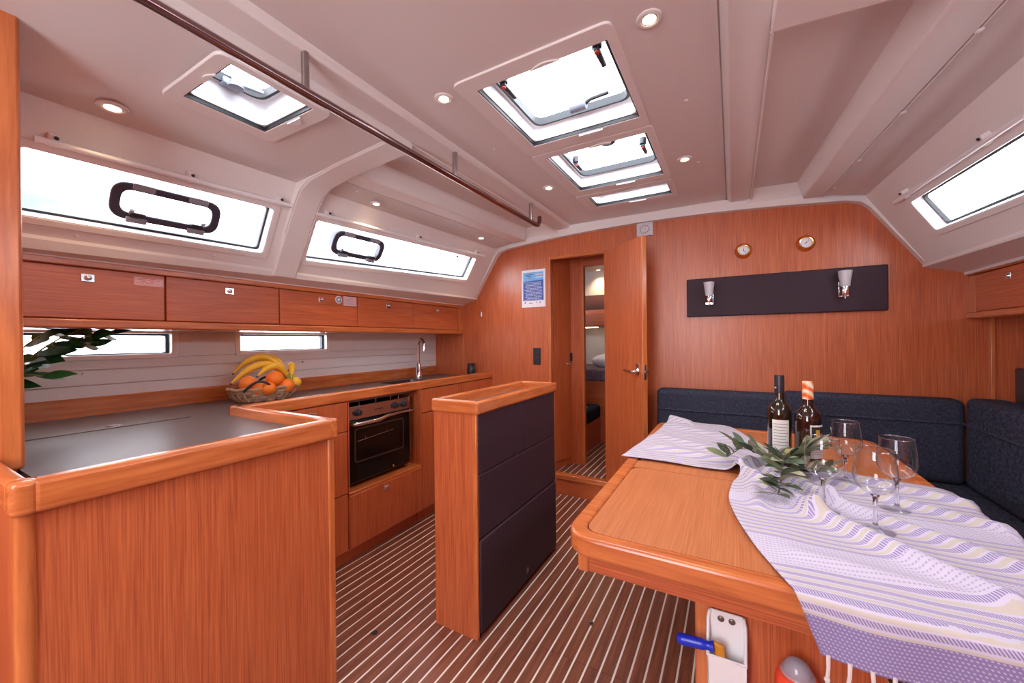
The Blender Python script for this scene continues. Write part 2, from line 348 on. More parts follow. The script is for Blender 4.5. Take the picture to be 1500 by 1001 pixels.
# ---- ceiling
ZC = 2.065
hx0, hx1 = -.76, -.307
ce = gridpanel([XC-.53, -.95, hx0, hx1, -.13, XC+.511], [YA, -1.05, -.55, 1.115, 1.563, 1.695, 2.165, 2.30, 2.48, YB], {(1, 1), (2, 1), (3, 1), (2, 3), (2, 5), (2, 7)}, lambda u, v, w: (u, v, ZC+w), .012)
ce = struct(obj('ceiling', ce, PANELM)); co = Vector(ce['_o'])
def mir(sgn, s): return XC+sgn*s
def swl(Y): return .985+.085*(2.82-Y)
def srd(Y): return .895+.072*(2.75-Y)
for sg in (-1, 1):
    P3 = lambda s, y, z: (XC+sg*s, y, z)
    # lengthwise strip beside the centre panel with a chamfered inner edge
    m = MB(); out = [(.515, ZC+.003), (.535, 2.043), (.636, 2.040), (.640, 2.10), (.515, 2.10)]
    m.prism(out, YA, YB-.03, lambda a, b, c: P3(a, c, b)); obj('ceiling_strip', m, LINER, ce, .004)
    # aft headliner panel (port one carries a hatch)
    def aft(u, v, w, sg=sg):
        s0, s1 = .642, sup(u); s = s0+(s1-s0)*v; return (XC+sg*s, u, 2.012-.05*v+w)
    if sg < 0:
        # hatch opening given in x; convert to fractions
        fr = lambda x, y: ((XC-x)-.642)/(sup(y)-.642)
        us = [YA, .565, .812, 1.13]; v0, v1 = fr(-1.213, .69), fr(-1.50, .69)
        pm = gridpanel(us, [0, v0, v1, 1], {(1, 1)}, aft, .012)
    else: pm = gridpanel([YA, 1.13], [0, 1], set(), aft, .012)
    obj('headliner_panel', pm, PANELM, ce)
    obj('panel_edge', MB().box(min(XC+sg*.628, XC+sg*.646), max(XC+sg*.628, XC+sg*.646), YA, 1.13, 2.009, 2.07), LINER, ce, .002)
    # forward bay: outer panel, ridge, recess
    y0, y1 = 1.235, 2.755
    N = 6; ys = [y0+(y1-y0)*i/N for i in range(N+1)]
    m = MB()
    for a, b in zip(ys, ys[1:]):
        m.hexa([P3(swl(a), a, 1.992), P3(sup(a)+.01, a, 1.960), P3(sup(b)+.01, b, 1.960), P3(swl(b), b, 1.992)], [P3(swl(a), a, 2.02), P3(sup(a)+.01, a, 1.99), P3(sup(b)+.01, b, 1.99), P3(swl(b), b, 2.02)])
    obj('headliner_panel', m, PANELM, ce)
    m = MB()
    for a, b in zip(ys, ys[1:]):
        m.hexa([P3(srd(a), a, 1.990), P3(swl(a)-.004, a, 1.986), P3(swl(b)-.004, b, 1.986), P3(srd(b), b, 1.990)], [P3(srd(a)-.035, a, 2.10), P3(swl(a)-.004, a, 2.10), P3(swl(b)-.004, b, 2.10), P3(srd(b)-.035, b, 2.10)])
    obj('ceiling_ridge', m, LINER, ce, .006)
    m = MB()
    for a, b in zip(ys, ys[1:]):
        m.hexa([P3(.632, a, 2.088), P3(srd(a)-.02, a, 2.082), P3(srd(b)-.02, b, 2.082), P3(.632, b, 2.088)], [P3(.632, a, 2.10), P3(srd(a)-.02, a, 2.10), P3(srd(b)-.02, b, 2.10), P3(.632, b, 2.10)])
    obj('recess_panel', m, PANELM, ce)
    m = MB(); m.hexa([P3(.62, 2.725, 2.09), P3(1.0, 2.725, 2.09), P3(1.0, 2.80, 2.0), P3(.62, 2.80, 2.0)], [P3(.62, 2.76, 2.12), P3(1.0, 2.76, 2.12), P3(1.0, 2.83, 2.12), P3(.62, 2.83, 2.12)])
    obj('recess_end', m, LINER, ce)
    # transverse beam turning down into the window rib
    path = [(.632, 2.012), (.80, 2.000), (1.0, 1.985), (1.17, 1.962), (1.235, 1.930), (1.275, 1.880), (1.36, 1.74), (1.462, 1.566), (1.475, 1.545)]
    m = MB(); m.sweep([(XC+sg*s, z-.010) for s, z in path], 0, .06 if sg > 0 else -.06, 'Y', 1.120, 1.238); obj('roof_beam', m, LINER, ce, .007, seg=3)
    for yy in (1.1175, 1.2405): obj('edge_bead', MB().tube([P3(s_, yy, z_-.004) for s_, z_ in path[:7]], .0028, 6), LINER, ce, smooth=True)
    obj('edge_bead', MB().tube([P3(.641, YA, 2.036), P3(.641, YB-.05, 2.036)], .0035, 6), LINER, ce, smooth=True)
    obj('edge_bead', MB().tube([P3(swl(y0), y0, 1.987), P3(swl(y1), y1, 1.987)], .003, 6), LINER, ce, smooth=True)
    if sg > 0: obj('groove_cap', MB().box(XC+.47, XC+.518, YA, YB-.04, ZC+.012, ZC+.026), LINER, ce)
    # moulding round the bulkhead
    path = [(0, 2.010)]+[(s, 2.010-.062*(s/1.17)**2) for s in (.2, .4, .6, .8, 1.0, 1.10)]+[(1.155, 1.938), (1.19, 1.905), (1.40, 1.585), (1.425, 1.568), (1.56, 1.520)]
    m = MB(); m.sweep([(XC+sg*s, z-.004) for s, z in path], 0, .07 if sg > 0 else -.07, 'Y', YB-.045, YB+.005); obj('bulkhead_moulding', m, LINER, ce, .008, seg=3)
    # lip under the windows down to the lockers
    for zz, mt in ((0, LINER),):
        m = MB()
        a, b = YA, YB
        m.hexa([P3(slo(a)-.004, a, 1.560), P3(1.60, a, 1.505), P3(1.60, b, 1.505), P3(slo(b)-.004, b, 1.560)], [P3(slo(a)-.004, a, 1.575), P3(1.62, a, 1.60), P3(1.62, b, 1.60), P3(slo(b)-.004, b, 1.575)])
        obj('window_lip', m, mt, ce)
    m = MB().box(min(XC+sg*1.555, XC+sg*1.585), max(XC+sg*1.555, XC+sg*1.585), YA, YB, 1.505, 1.545); obj('lip_fascia', m, LINING, ce)
# side panels with the long windows
def side(sg, y0, y1, wy0, wy1, f0, f1):
    # f0,f1: (top,bottom) window fractions at wy0 and wy1
    def fr(Y, v):
        t = (Y-wy0)/(wy1-wy0); a = f0[0]+(f1[0]-f0[0])*t; b = f0[1]+(f1[1]-f0[1])*t
        k = [-.03, a, b, 1.0]; i = min(int(v), 2); return k[i]+(k[i+1]-k[i])*(v-i)
    def mp(u, v, w):
        q = fr(u, v); s = sup(u)+(slo(u)-sup(u))*q; z = 1.96-.395*q
        n = Vector((.395, .24)).normalized(); s += n.x*w; z += n.y*w
        return (XC+sg*s, u, z)
    return gridpanel([y0, wy0, wy1, y1], [0, 1, 2, 3], {(1, 1)}, mp, .05), mp
for sg, y0, y1, wy0, wy1, f0, f1 in ((-1, YA, 1.13, .30, 1.057, (.345, .845), (.318, .826)), (-1, 1.225, YB, 1.262, 2.583, (.318, .822), (.25, .672)),
                                     (1, 1.225, YB, 1.262, 2.50, (.38, .80), (.335, .705)), (1, YA, 1.13, .30, 1.057, (.345, .845), (.318, .826))):
    pm, mp = side(sg, y0, y1, wy0, wy1, f0, f1)
    pn = obj('side_panel', pm, LINER, ce)
    i = {(-1, YA): 3, (-1, 1.225): 4, (1, 1.225): 5, (1, YA): 6}[(sg, y0)]
    base = mp(wy0, 2, 0)
    w = struct(thing('window_%d' % i, None, None, base))
    def quad(o0, o1, ot, ob):   # window outline enlarged, in (Y, v) space mapped later
        return [(wy0-o0, 1-ot), (wy1+o1, 1-ot), (wy1+o1, 2+ob), (wy0-o0, 2+ob)]
    def rq(o, r):
        pts = [(wy0-o, 1), (wy1+o, 1), (wy1+o, 2), (wy0-o, 2)]
        L = []
        for u, v in pts: L.append((u, (v, o)))
        A = []
        for (u, v), dv in zip(pts, (-1, -1, 1, 1)):
            p = Vector(mp(u, v, 0)); A.append((u, v, dv))
        # work in metres: b = distance down the slope from the panel top
        out = []
        for u, v, dv in A:
            q = Vector(mp(u, v, 0)); top = Vector(mp(u, 0, 0)); out.append((u, (q-top).length+dv*o))
        return rpoly(out, r)
    def Mw(a, b, c):
        top = Vector(mp(a, 0, 0)); bot = Vector(mp(a, 3, 0)); d = (bot-top).normalized()
        n = Vector((-sg*.395, 0, -.24)).normalized()
        p = top+d*b+n*c; return tuple(p)
    obj('frame', MB().ring(rq(.024, .03), rq(.0, .016), -.002, .006, Mw), LINER, w, .002)
    obj('reveal', MB().ring(rq(.001, .016), rq(-.0035, .016), -.055, .0045, Mw), WHITE, w)
    obj('gasket', MB().ring(rq(-.002, .016), rq(-.0125, .016), -.05, -.036, Mw), GASKET, w)
    obj('pane', MB().prism(rq(.01, .01), -.058, -.052, Mw), PANE, w)
    if sg < 0:   # opening portlight in the fixed pane
        cy, hw = (.692, .172) if y0 == YA else (1.565, .170)
        t = (cy-wy0)/(wy1-wy0)
        ct = Vector(mp(cy, 1.5, 0)); b0 = (ct-Vector(mp(cy, 0, 0))).length; hh = .070
        if y0 != YA: b0 -= .006
        pr_ = rrect(cy-hw, cy+hw, b0-hh, b0+hh, .055, 8); pi_ = rrect(cy-hw+.030, cy+hw-.030, b0-hh+.027, b0+hh-.027, .034, 8)
        pf = obj('portlight_frame', MB().ring(pr_, pi_, -.050, -.012, Mw), plain('portlight_slate', (.045, .045, .075), .3, var=.1) if y0 == YA else bpy.data.materials['portlight_slate'], w, .005, seg=3)
        for dy in (-.085, .085):
            obj('hinge', MB().prism(rrect(cy+dy-.032, cy+dy+.032, b0-hh-.004, b0-hh+.020, .004), -.014, -.004, Mw), GREYP, pf, .002)
            lt = obj('latch', MB().prism(rrect(cy+dy*1.1-.030, cy+dy*1.1+.030, b0+hh-.014, b0+hh+.006, .003), -.016, -.002, Mw), GREYP, pf, .002)
            obj('latch_lever', MB().prism(rrect(cy+dy*1.1-.022, cy+dy*1.1+.022, b0+hh-.036, b0+hh-.020, .004), -.018, .004, Mw), BLACKM, pf, .003)
            obj('latch_knob', MB().tube([Mw(cy+dy*1.1+(.018 if dy > 0 else -.018), b0+hh-.028, -.006), Mw(cy+dy*1.1+(.018 if dy > 0 else -.018), b0+hh-.046, .004)], .007, 8), GREYP, pf)
    # curtain rail over the window
    ry0, ry1 = (wy0+.03, wy1+.06) if y0 == YA else (wy0-.03, wy1+.055)
    if sg > 0 and y0 == YA: continue
    rl = thing('curtain_rail', {3: 'pale curtain rail above the aft galley window with the big black portlight', 4: 'pale curtain rail above the forward galley window beside the bulkhead', 5: 'pale curtain rail above the window over the sofa'}[i], 'rail', Mw(ry0, .10, .02), 'curtain rails')
    def bb(y): return (Vector(mp(y, 1, 0))-Vector(mp(y, 0, 0))).length-.036
    obj('rod', MB().tube([Mw(ry0, bb(ry0), .022), Mw((ry0+ry1)/2, bb((ry0+ry1)/2), .022), Mw(ry1, bb(ry1), .022)], .0095, 10), WHITE, rl, smooth=True)
    for t in (.05, .5, .93):
        y = ry0+(ry1-ry0)*t
        br = obj('bracket', MB().prism(rrect(y-.012, y+.012, bb(y)-.026, bb(y)+.014, .004), -.002, .024, Mw), LINER, rl, .003)
        obj('screw', MB().tube([Mw(y+.004, bb(y)-.018, .023), Mw(y+.004, bb(y)-.018, .028)], .006, 8), BLACKM, br)
    for t in (.2, .75):   # screw caps under the window
        y = wy0+(wy1-wy0)*t; b = (Vector(mp(y, 2, 0))-Vector(mp(y, 0, 0))).length+.045
        obj('screw_cap', MB().lathe([(.007, 0), (.005, .004), (0, .005)], 10, M=lambda a, c, d, y=y, b=b: Mw(y+a, b+c, d-.001)), LINER, ce, smooth=True)
# screw caps of the headliner
for (s, y, z) in ((1.06, 1.45, 1.982), (1.03, 1.85, 1.984), (1.0, 2.25, 1.985), (.98, 2.6, 1.985)):
    obj('screw_cap', MB().lathe([(.010, 0), (.008, -.003), (.003, -.005), (0, -.002)], 12, (XC+s+.03, y, z-.008)), LINER, ce, smooth=True)
    obj('screw_cap', MB().lathe([(.008, 0), (.006, -.003), (.003, -.005), (0, -.002)], 12, (XC-s-.07, y-.09, z-.010)), LINER, ce, smooth=True)
for (x, y, z) in ((-1.80, .39, 1.975), (-1.78, 1.05, 1.972), (-.14, 1.55, ZC), (-.14, 2.12, ZC), (-.93, 1.5, ZC), (-.94, 2.3, ZC)):
    obj('screw_cap', MB().lathe([(.008, 0), (.006, -.003), (.003, -.004), (0, -.002)], 12, (x, y, z)), LINER, ce, smooth=True)
# deck plating above (closes the roof round the hatch wells)
dk = gridpanel([-1.82, -1.56, -1.19, -.96, -.82, -.25, -.12, .74], [YA-.05, -1.06, -.54, .52, .86, 1.06, 2.54, YB+.1],
               {(3, 1), (4, 1), (5, 1), (1, 3), (4, 5)}, lambda u, v, w: (u, v, 2.135+w), .02)
for sg in (-1, 1):
    dk.hexa([(XC+sg*(sup(YA)-.01), YA-.05, 1.985), (XC+sg*(sup(YA)+.02), YA-.05, 1.965), (XC+sg*(sup(YB)+.02), YB+.1, 1.965), (XC+sg*(sup(YB)-.01), YB+.1, 1.985)],
            [(XC+sg*(sup(YA)-.05), YA-.05, 2.15), (XC+sg*(sup(YA)-.02), YA-.05, 2.15), (XC+sg*(sup(YB)-.02), YB+.1, 2.15), (XC+sg*(sup(YB)-.05), YB+.1, 2.15)])
struct(obj('ceiling_deck', dk, WHITE))
# ================================================================== HATCHES, LAMPS, RAIL
def hatch(label, x0, x1, y0, y1, fx0, fx1, fy0, fy1, zb, handles, tab=True, ztop=2.150):
    h = thing('deck_hatch', label, 'hatch', ((x0+x1)/2, (y0+y1)/2, zb), 'deck hatches')
    obj('trim_frame', MB().ring(rrect(fx0, fx1, fy0, fy1, .03), rrect(x0, x1, y0, y1, .004), zb-.007, zb+.004), LINER, h, .002)
    obj('blind_slot', MB().ring(rrect(x0-.001, x1+.001, y0-.001, y1+.001, .003), rrect(x0+.004, x1-.004, y0+.004, y1-.004, .003), zb-.004, zb+.012), GASKET, h)
    i = .008
    obj('well', MB().ring(rrect(x0-.004, x1+.004, y0-.004, y1+.004, .004), rrect(x0+i, x1-i, y0+i, y1-i, .03), zb+.010, ztop-.02), WHITE, h)
    i2 = .026
    lf = obj('lid_frame', MB().ring(rrect(x0-.01, x1+.01, y0-.01, y1+.01, .03), rrect(x0+i2, x1-i2, y0+i2, y1-i2, .045), ztop-.02, ztop+.004), STEEL if False else WHITE, h, .003)
    obj('gasket', MB().ring(rrect(x0+i2-.004, x1-i2+.004, y0+i2-.004, y1-i2+.004, .045), rrect(x0+i2+.006, x1-i2-.006, y0+i2+.006, y1-i2-.006, .042), ztop-.024, ztop+.006), GASKET, lf)
    obj('pane', MB().prism(rrect(x0-.004, x1+.004, y0-.004, y1+.004, .04), ztop+.008, ztop+.018), PANE, h)
    if tab:
        w = min(.05, (x1-x0)*.13); cx = (x0+x1)/2+.03
        L = [(cx-w+2*w*k/12, y1+.002+.022*math.sin(math.pi*k/12)) for k in range(13)]
        obj('blind_tab', MB().prism(L, zb-.014, zb-.008), WHITE, h)
        L = [(cx-w+2*w*k/12, y0-.002-.014*math.sin(math.pi*k/12)) for k in range(13)][::-1]
        obj('blind_tab', MB().prism(L, zb-.013, zb-.008), LINER, h)
    for kind, hx, hy in handles:
        if kind == 'lever':
            a = obj('handle', MB().lathe([(.016, 0), (.016, .03), (.010, .034)], 12, (hx, hy, ztop-.034)), BLACKM, h, .002)
            sgn = 1
            obj('lever', MB().hexa([(hx-.010, hy-.008, ztop-.046), (hx+.010, hy-.008, ztop-.046), (hx+.008, hy+.085*sgn, ztop-.044), (hx-.008, hy+.085*sgn, ztop-.044)],
                                   [(hx-.010, hy-.008, ztop-.030), (hx+.010, hy-.008, ztop-.030), (hx+.008, hy+.085*sgn, ztop-.034), (hx-.008, hy+.085*sgn, ztop-.034)]), BLACKM, a, .003)
            obj('release_button', MB().lathe([(.008, 0), (.008, .004)], 10, (hx, hy, ztop-.050)), REDP, a)
        elif kind == 'clamp':
            obj('friction_hinge', MB().tube([(hx-.032, hy, ztop-.030), (hx+.032, hy, ztop-.030)], .022, 14), GREYP, h, .002)
            obj('hinge_arm', MB().tube([(hx+.03, hy, ztop-.03), (hx+.05, hy-.004, ztop-.022), (hx+.12, hy+.006, ztop-.012)], .007, 8), BLACKM, h)
        elif kind == 'disc':
            obj('vent_knob', MB().lathe([(.02, -.018), (.034, -.014), (.040, -.004), (.042, .004), (.030, .008)], 20, (hx, hy, ztop-.006)), BLACKM, h, .002)
            obj('vent_knob_cap', MB().lathe([(.014, -.003), (.012, 0)], 14, (hx, hy, ztop-.0245)), GREYP, h)
        elif kind == 'mushroom':
            a = obj('handle', MB().lathe([(.013, .03), (.012, .01), (.013, -.006), (.024, -.014), (.024, -.020), (.016, -.024)], 16, (hx, hy, ztop-.02)), GREYP, h, smooth=True)
            obj('lever', MB().hexa([(hx-.006, hy, ztop-.030), (hx+.008, hy-.012, ztop-.030), (hx+.03, hy+.075, ztop-.028), (hx+.018, hy+.080, ztop-.028)],
                                   [(hx-.006, hy, ztop-.016), (hx+.008, hy-.012, ztop-.016), (hx+.03, hy+.075, ztop-.018), (hx+.018, hy+.080, ztop-.018)]), GREYP, a, .002)
            obj('bracket', MB().box(hx-.045, hx-.012, hy-.03, hy+.03, ztop-.03, ztop-.008), GREYP, h, .004)
hatch('largest white deck hatch with two black handles and a grey friction hinge', -.76, -.307, 1.115, 1.563, -.822, -.279, 1.052, 1.640, ZC, (('lever', -.705, 1.205), ('lever', -.365, 1.205), ('clamp', -.522, 1.47)))
hatch('mid-size square deck hatch with a round black vent knob', -.76, -.307, 1.695, 2.165, -.822, -.277, 1.646, 2.238, ZC, (('disc', -.51, 1.84), ('lever', -.70, 1.93), ('lever', -.362, 1.91)))
hatch('narrow slot-shaped deck hatch next to the bulkhead', -.76, -.307, 2.300, 2.480, -.824, -.278, 2.246, 2.535, ZC, ())
hatch('small deck hatch above the galley counter with a grey mushroom handle', -1.50, -1.213, .565, .812, -1.555, -1.188, .525, .868, 1.984, (('mushroom', -1.445, .69),), ztop=2.095)
SPOTS = [(-.19, 1.106, ZC, .030, 'round recessed downlight starboard of the largest hatch'), (-.89, 1.098, ZC, .030, 'round recessed downlight between the handrail and the largest hatch'),
         (-.195, 2.052, ZC, .030, 'round recessed downlight starboard of the mid-size hatch'), (-.903, 2.04, ZC, .030, 'round recessed downlight between the handrail and the mid-size hatch'),
         (-1.742, .469, 1.967, .036, 'round recessed downlight above the aft galley window'), (-1.725, 1.527, 1.969, .028, 'round recessed downlight above the aft end of the forward galley window'),
         (-1.640, 2.445, 1.972, .026, 'round recessed downlight over the galley next to the bulkhead')]
def downlight(x, y, z, r, label, power=5, tilt=0):
    d = thing('downlight', label, 'light', (x, y, z), 'recessed ceiling downlights')
    obj('rim', MB().lathe([(r*1.12, .003), (r*1.12, -.003), (r*.95, -.006), (r*.72, -.004), (r*.66, .004)], 28, (x, y, z)), LINER, d, smooth=True)
    obj('reflector', MB().lathe([(r*.70, -.003), (r*.5, .004)], 24, (x, y, z)), CHROME, d, smooth=True)
    obj('bulb', MB().lathe([(r*.62, -.0025), (r*.55, -.004), (0, -.005)], 20, (x, y, z)), LAMPE, d, smooth=True)
    l = bpy.data.lights.new('downlight_beam', 'SPOT'); l.energy = power; l.color = (1, .74, .42); l.spot_size = math.radians(115); l.spot_blend = .8; l.shadow_soft_size = .02
    o = bpy.data.objects.new('downlight_beam', l); COL.objects.link(o); o.parent = d; o.location = (0, 0, -.012)
for a in SPOTS: downlight(*a)
# handrail
hr = thing('handrail', 'long brown-toned steel handrail hanging under the galley ceiling', 'handrail', (-1.05, .2, 1.93))
RZ = 1.93; RX = -1.08
obj('tube', MB().tube([(RX, -.6, RZ), (RX, .75, RZ), (RX, 1.47, RZ), (RX, 2.22, RZ), (RX, 2.262, RZ+.006), (RX, 2.283, RZ+.03), (RX, 2.288, RZ+.065)], .0135, 14), plain('rail_metal', (.30, .20, .20), .14, 1, var=.05), hr, smooth=True)  # brown reflection put into the metal's base colour
for y in (.70, 1.405, 2.16): obj('stanchion', MB().tube([(RX, y, RZ), (RX, y, 2.045)], .011, 12), STEEL, hr, smooth=True)
# ================================================================== GALLEY
GX = -1.80     # galley front face
# worktop with wooden fiddle rails
wt = thing('worktop', 'dark laminate L-shaped galley worktop edged with raised wooden fiddle rails', 'worktop', (-1.9, .6, .88))
sxs = [-2.415, -2.365, -2.28, -1.961, -1.93, -1.83, -1.225]; sys_ = [.237, .756, .865, 1.98, 2.36, YB]
sh = {(1, 0), (2, 0), (2, 3), (3, 3)} | {(5, k) for k in (2, 3, 4)}
obj('surface', gridpanel(sxs, sys_, sh, lambda u, v, w: (u, v, .866+w), .0275), WORKTOP, wt)
obj('cool_box_lid', MB().box(-2.361, -1.965, .240, .752, .872, .8965), WORKTOP, wt, .001)
lp = obj('lid_pull', MB().lathe([(.024, 0), (.022, .003), (.012, .002), (0, .001)], 20, (-2.0, .53, .8965)), STEEL, wt, smooth=True)
FT = .934
obj('back_rail', MB().box(-2.42, -2.398, .237, YB, .880, .972), SOLY, wt, .006)
obj('fiddle_rail', MB().box(-1.237, -1.198, .200, .868, .866, FT), SOLY, wt, .011, seg=3)
obj('fiddle_corner', MB().prism(rpoly([(-1.239, .172), (-1.1975, .172), (-1.1975, .212), (-1.239, .212)], .016), .866, FT+.0005), SOLY, wt, .009, seg=3)
obj('fiddle_rail', MB().box(-1.60, -1.232, .173, .204, .866, FT), SOLX, wt, .011, seg=3)
obj('fiddle_rail', MB().box(-1.86, -1.205, .846, .884, .872, FT), SOLX, wt, .009, seg=3)
obj('fiddle_rail', MB().box(-1.838, -1.796, .850, YB, .880, FT), SOLY, wt, .008, seg=3)
obj('fiddle_corner', MB().prism(rpoly([(-1.237, .846), (-1.1975, .846), (-1.1975, .885), (-1.237, .885)], .012), .866, FT+.0005), SOLX, wt, .008, seg=3)
sk = obj('sink', MB().ring(rrect(-2.28, -1.93, 1.98, 2.36, .05), rrect(-2.265, -1.945, 1.995, 2.345, .045), .892, .8965), STEEL, wt, .001)
obj('basin', MB().ring(rrect(-2.277, -1.933, 1.983, 2.357, .05), rrect(-2.267, -1.943, 1.993, 2.347, .045), .742, .8935).prism(rrect(-2.277, -1.933, 1.983, 2.357, .05), .736, .743), STEEL, sk)
# cabinets under the worktop
pc = thing('counter_cabinet', 'tall veneered counter end with rounded corner, beside the partition', 'cabinet', (-1.6, .5, 0))
obj('inboard_panel', MB().box(-1.245, -1.225, .205, .862, 0, .868), WOODZ, pc)
obj('end_panel', MB().box(-2.40, -1.225, .862, .882, 0, .872), WOODX if False else WOODZ, pc)
obj('corner_post', MB().prism(rpoly([(-1.262, .180), (-1.219, .180), (-1.219, .210), (-1.262, .210)], .012), 0, .866), SOLZ, pc, .004)
obj('corner_post', MB().box(-1.245, -1.221, .860, .8855, 0, .868), SOLZ, pc, .006)
obj('aft_panel', MB().box(-2.40, -1.25, .180, .204, 0, .868), WOODZ, pc)
def latch(parent, x, y, z, n=1):    # square chrome push latch on a face x=const facing +X
    l = obj('latch_plate', MB().box(x, x+.004, y-.019, y+.019, z-.015, z+.015), CHROME, parent, .003)
    obj('push_button', MB().lathe([(.010, .003), (.010, .010), (.006, .013), (0, .0135)], 16, M=lambda a, b, c, x=x, y=y, z=z: (x+c, y+a, z+b)), CHROME, parent, smooth=True)
u1 = thing('galley_cabinet', 'narrow galley base cabinet with drawer between the counter end and the oven', 'cabinet', (-2.0, 1.13, 0), 'galley base cabinets')
ca, cb = .884, 1.385
obj('body', MB().box(-2.38, GX-.018, ca, cb, .075, .864), WOODZ, u1)
dr = obj('drawer_front', MB().box(GX-.018, GX, ca+.002, cb-.004, .722, .876), WOODZ, u1, .002)
obj('finger_pull', MB().tube([(GX+.002, 1.12, .852), (GX+.016, 1.12, .850), (GX+.016, 1.19, .850), (GX+.002, 1.19, .852)], .004, 8), STEEL, dr)
obj('door', MB().box(GX-.018, GX, ca+.002, cb-.004, .388, .717), WOODZ, u1, .002)
obj('door', MB().box(GX-.018, GX, ca+.002, cb-.004, .080, .383), WOODZ, u1, .002)
obj('toe_kick', MB().box(-2.38, GX-.045, ca, cb, 0, .078), WOODZ, u1)
u2 = thing('oven_cabinet', 'galley cabinet bay that houses the oven, with a wide flap below', 'cabinet', (-2.0, 1.66, 0))
ob, oe = 1.387, 1.945
obj('side', MB().box(-2.38, GX, ob, ob+.006, .08, .878), WOODZ, u2)
obj('side', MB().box(-2.38, GX, oe-.004, oe+.008, .37, .878), WOODZ, u2)
obj('back', MB().box(-2.39, -2.37, ob, oe, .08, .878), WOODZ, u2)
obj('shelf', MB().box(-2.38, GX+.002, ob, oe+.004, .360, .384), SOLY, u2, .004)
fp = obj('flap', MB().box(GX-.014, GX+.004, ob+.004, oe+.006, .080, .366), WOODZ, u2, .003)
latch(fp, GX+.004, 1.645, .335)
obj('carcass', MB().box(-2.37, GX-.016, ob, oe, .08, .362), WOODZ, u2)
u3 = thing('galley_cabinet', 'wide galley base cabinet under the sink beside the bulkhead', 'cabinet', (-2.0, 2.39, 0), 'galley base cabinets')
obj('body', MB().box(-2.38, GX-.018, oe+.010, YB-.002, .075, .70), WOODZ, u3)
for a, b in ((oe+.010, 2.39), (2.394, YB-.001)):
    obj('drawer_front', MB().box(GX-.018, GX, a+.002, b-.002, .722, .876), WOODZ, u3, .002)
    obj('door', MB().box(GX-.018, GX, a+.002, b-.002, .080, .716), WOODZ, u3, .002)
obj('toe_kick', MB().box(-2.38, GX-.045, ob, oe, 0, .08), WOODZ, u2); obj('toe_kick', MB().box(-2.38, GX-.045, oe+.010, YB-.002, 0, .078), WOODZ, u3)
# oven
OV = GX-.040   # front plane
ov = thing('oven', 'black gimballed oven with steel control panel, three knobs and chrome handle', 'oven', (-2.05, 1.65, .39))
oy0, oy1 = 1.402, 1.885
obj('body', MB().box(-2.33, OV-.02, oy0, oy1, .40, .80), BLACKM, ov)
obj('side_strip', MB().box(OV-.02, OV+.004, oy1-.006, oy1+.004, .47, .842), STEEL, ov)
cp_ = obj('control_panel', MB().hexa([(OV-.02, oy0, .765), (OV+.006, oy0, .765), (OV+.006, oy1, .765), (OV-.02, oy1, .765)], [(OV-.02, oy0, .838), (OV-.004, oy0, .838), (OV-.004, oy1, .838), (OV-.02, oy1, .838)]), STEEL, ov, .002)
obj('panel_lettering', MB().box(OV+.0005, OV+.0032, 1.60, 1.665, .799, .804), DARK, cp_)
for y in (1.478, 1.755, 1.825):
    kb = obj('knob', MB().lathe([(.021, 0), (.021, .004), (.016, .006), (.015, .024), (.010, .027), (0, .027)], 18, M=lambda a, b, c, y=y: (OV+c+.000, y+a, .802+b)), BLACKM, ov, smooth=True)
    obj('knob_grip', MB().box(OV+.022, OV+.031, y-.003, y+.003, .788, .816), BLACKM, kb, .001)
dg = obj('oven_door', MB().box(OV-.018, OV+.002, oy0+.002, oy1-.008, .415, .758), plain('oven_glass', (.006, .005, .005), .12, coat=.1, spec=.3), ov, .004)
obj('window_frame', MB().ring(rrect(1.455, 1.83, .52, .715, .02), rrect(1.465, 1.82, .53, .705, .015), .0, .0028, lambda a, b, c: (OV+c, a, b)), plain('oven_window_tint', (.05, .03, .026), .15), dg)
obj('oven_rack', MB().tube([(OV+.0025, 1.475, .640), (OV+.0025, 1.745, .656)], .0016, 6).tube([(OV+.0025, 1.53, .665), (OV+.0025, 1.53, .642)], .001, 5).tube([(OV+.0025, 1.69, .675), (OV+.0025, 1.69, .652)], .001, 5), STEEL, dg)
obj('door_handle', MB().tube([(OV+.004, 1.425, .742), (OV+.028, 1.43, .744), (OV+.034, 1.47, .744), (OV+.034, 1.60, .742), (OV+.030, 1.67, .755), (OV+.026, 1.80, .757), (OV+.026, 1.885, .752), (OV+.004, 1.892, .752)], [.007, .010, .012, .012, .010, .008, .007, .006], 10), CHROME, ov, smooth=True)
obj('gimbal_knob', MB().sphere((OV+.006, 1.735, .432), .008, 10, 6), BRASS, ov, smooth=True)
hb = obj('hob', MB().box(-2.30, OV-.03, oy0+.01, oy1-.01, .80, .826), BLACKM, ov, .004)
for y in (1.50, 1.62, 1.735, 1.80): obj('pot_clamp', MB().tube([(OV-.012, y, .835), (OV-.012, y, .862)], .0022, 6), CHROME, hb)
obj('hob_rail', MB().tube([(OV-.02, 1.44, .868), (OV-.02, 1.86, .868)], .004, 6), STEEL, hb)
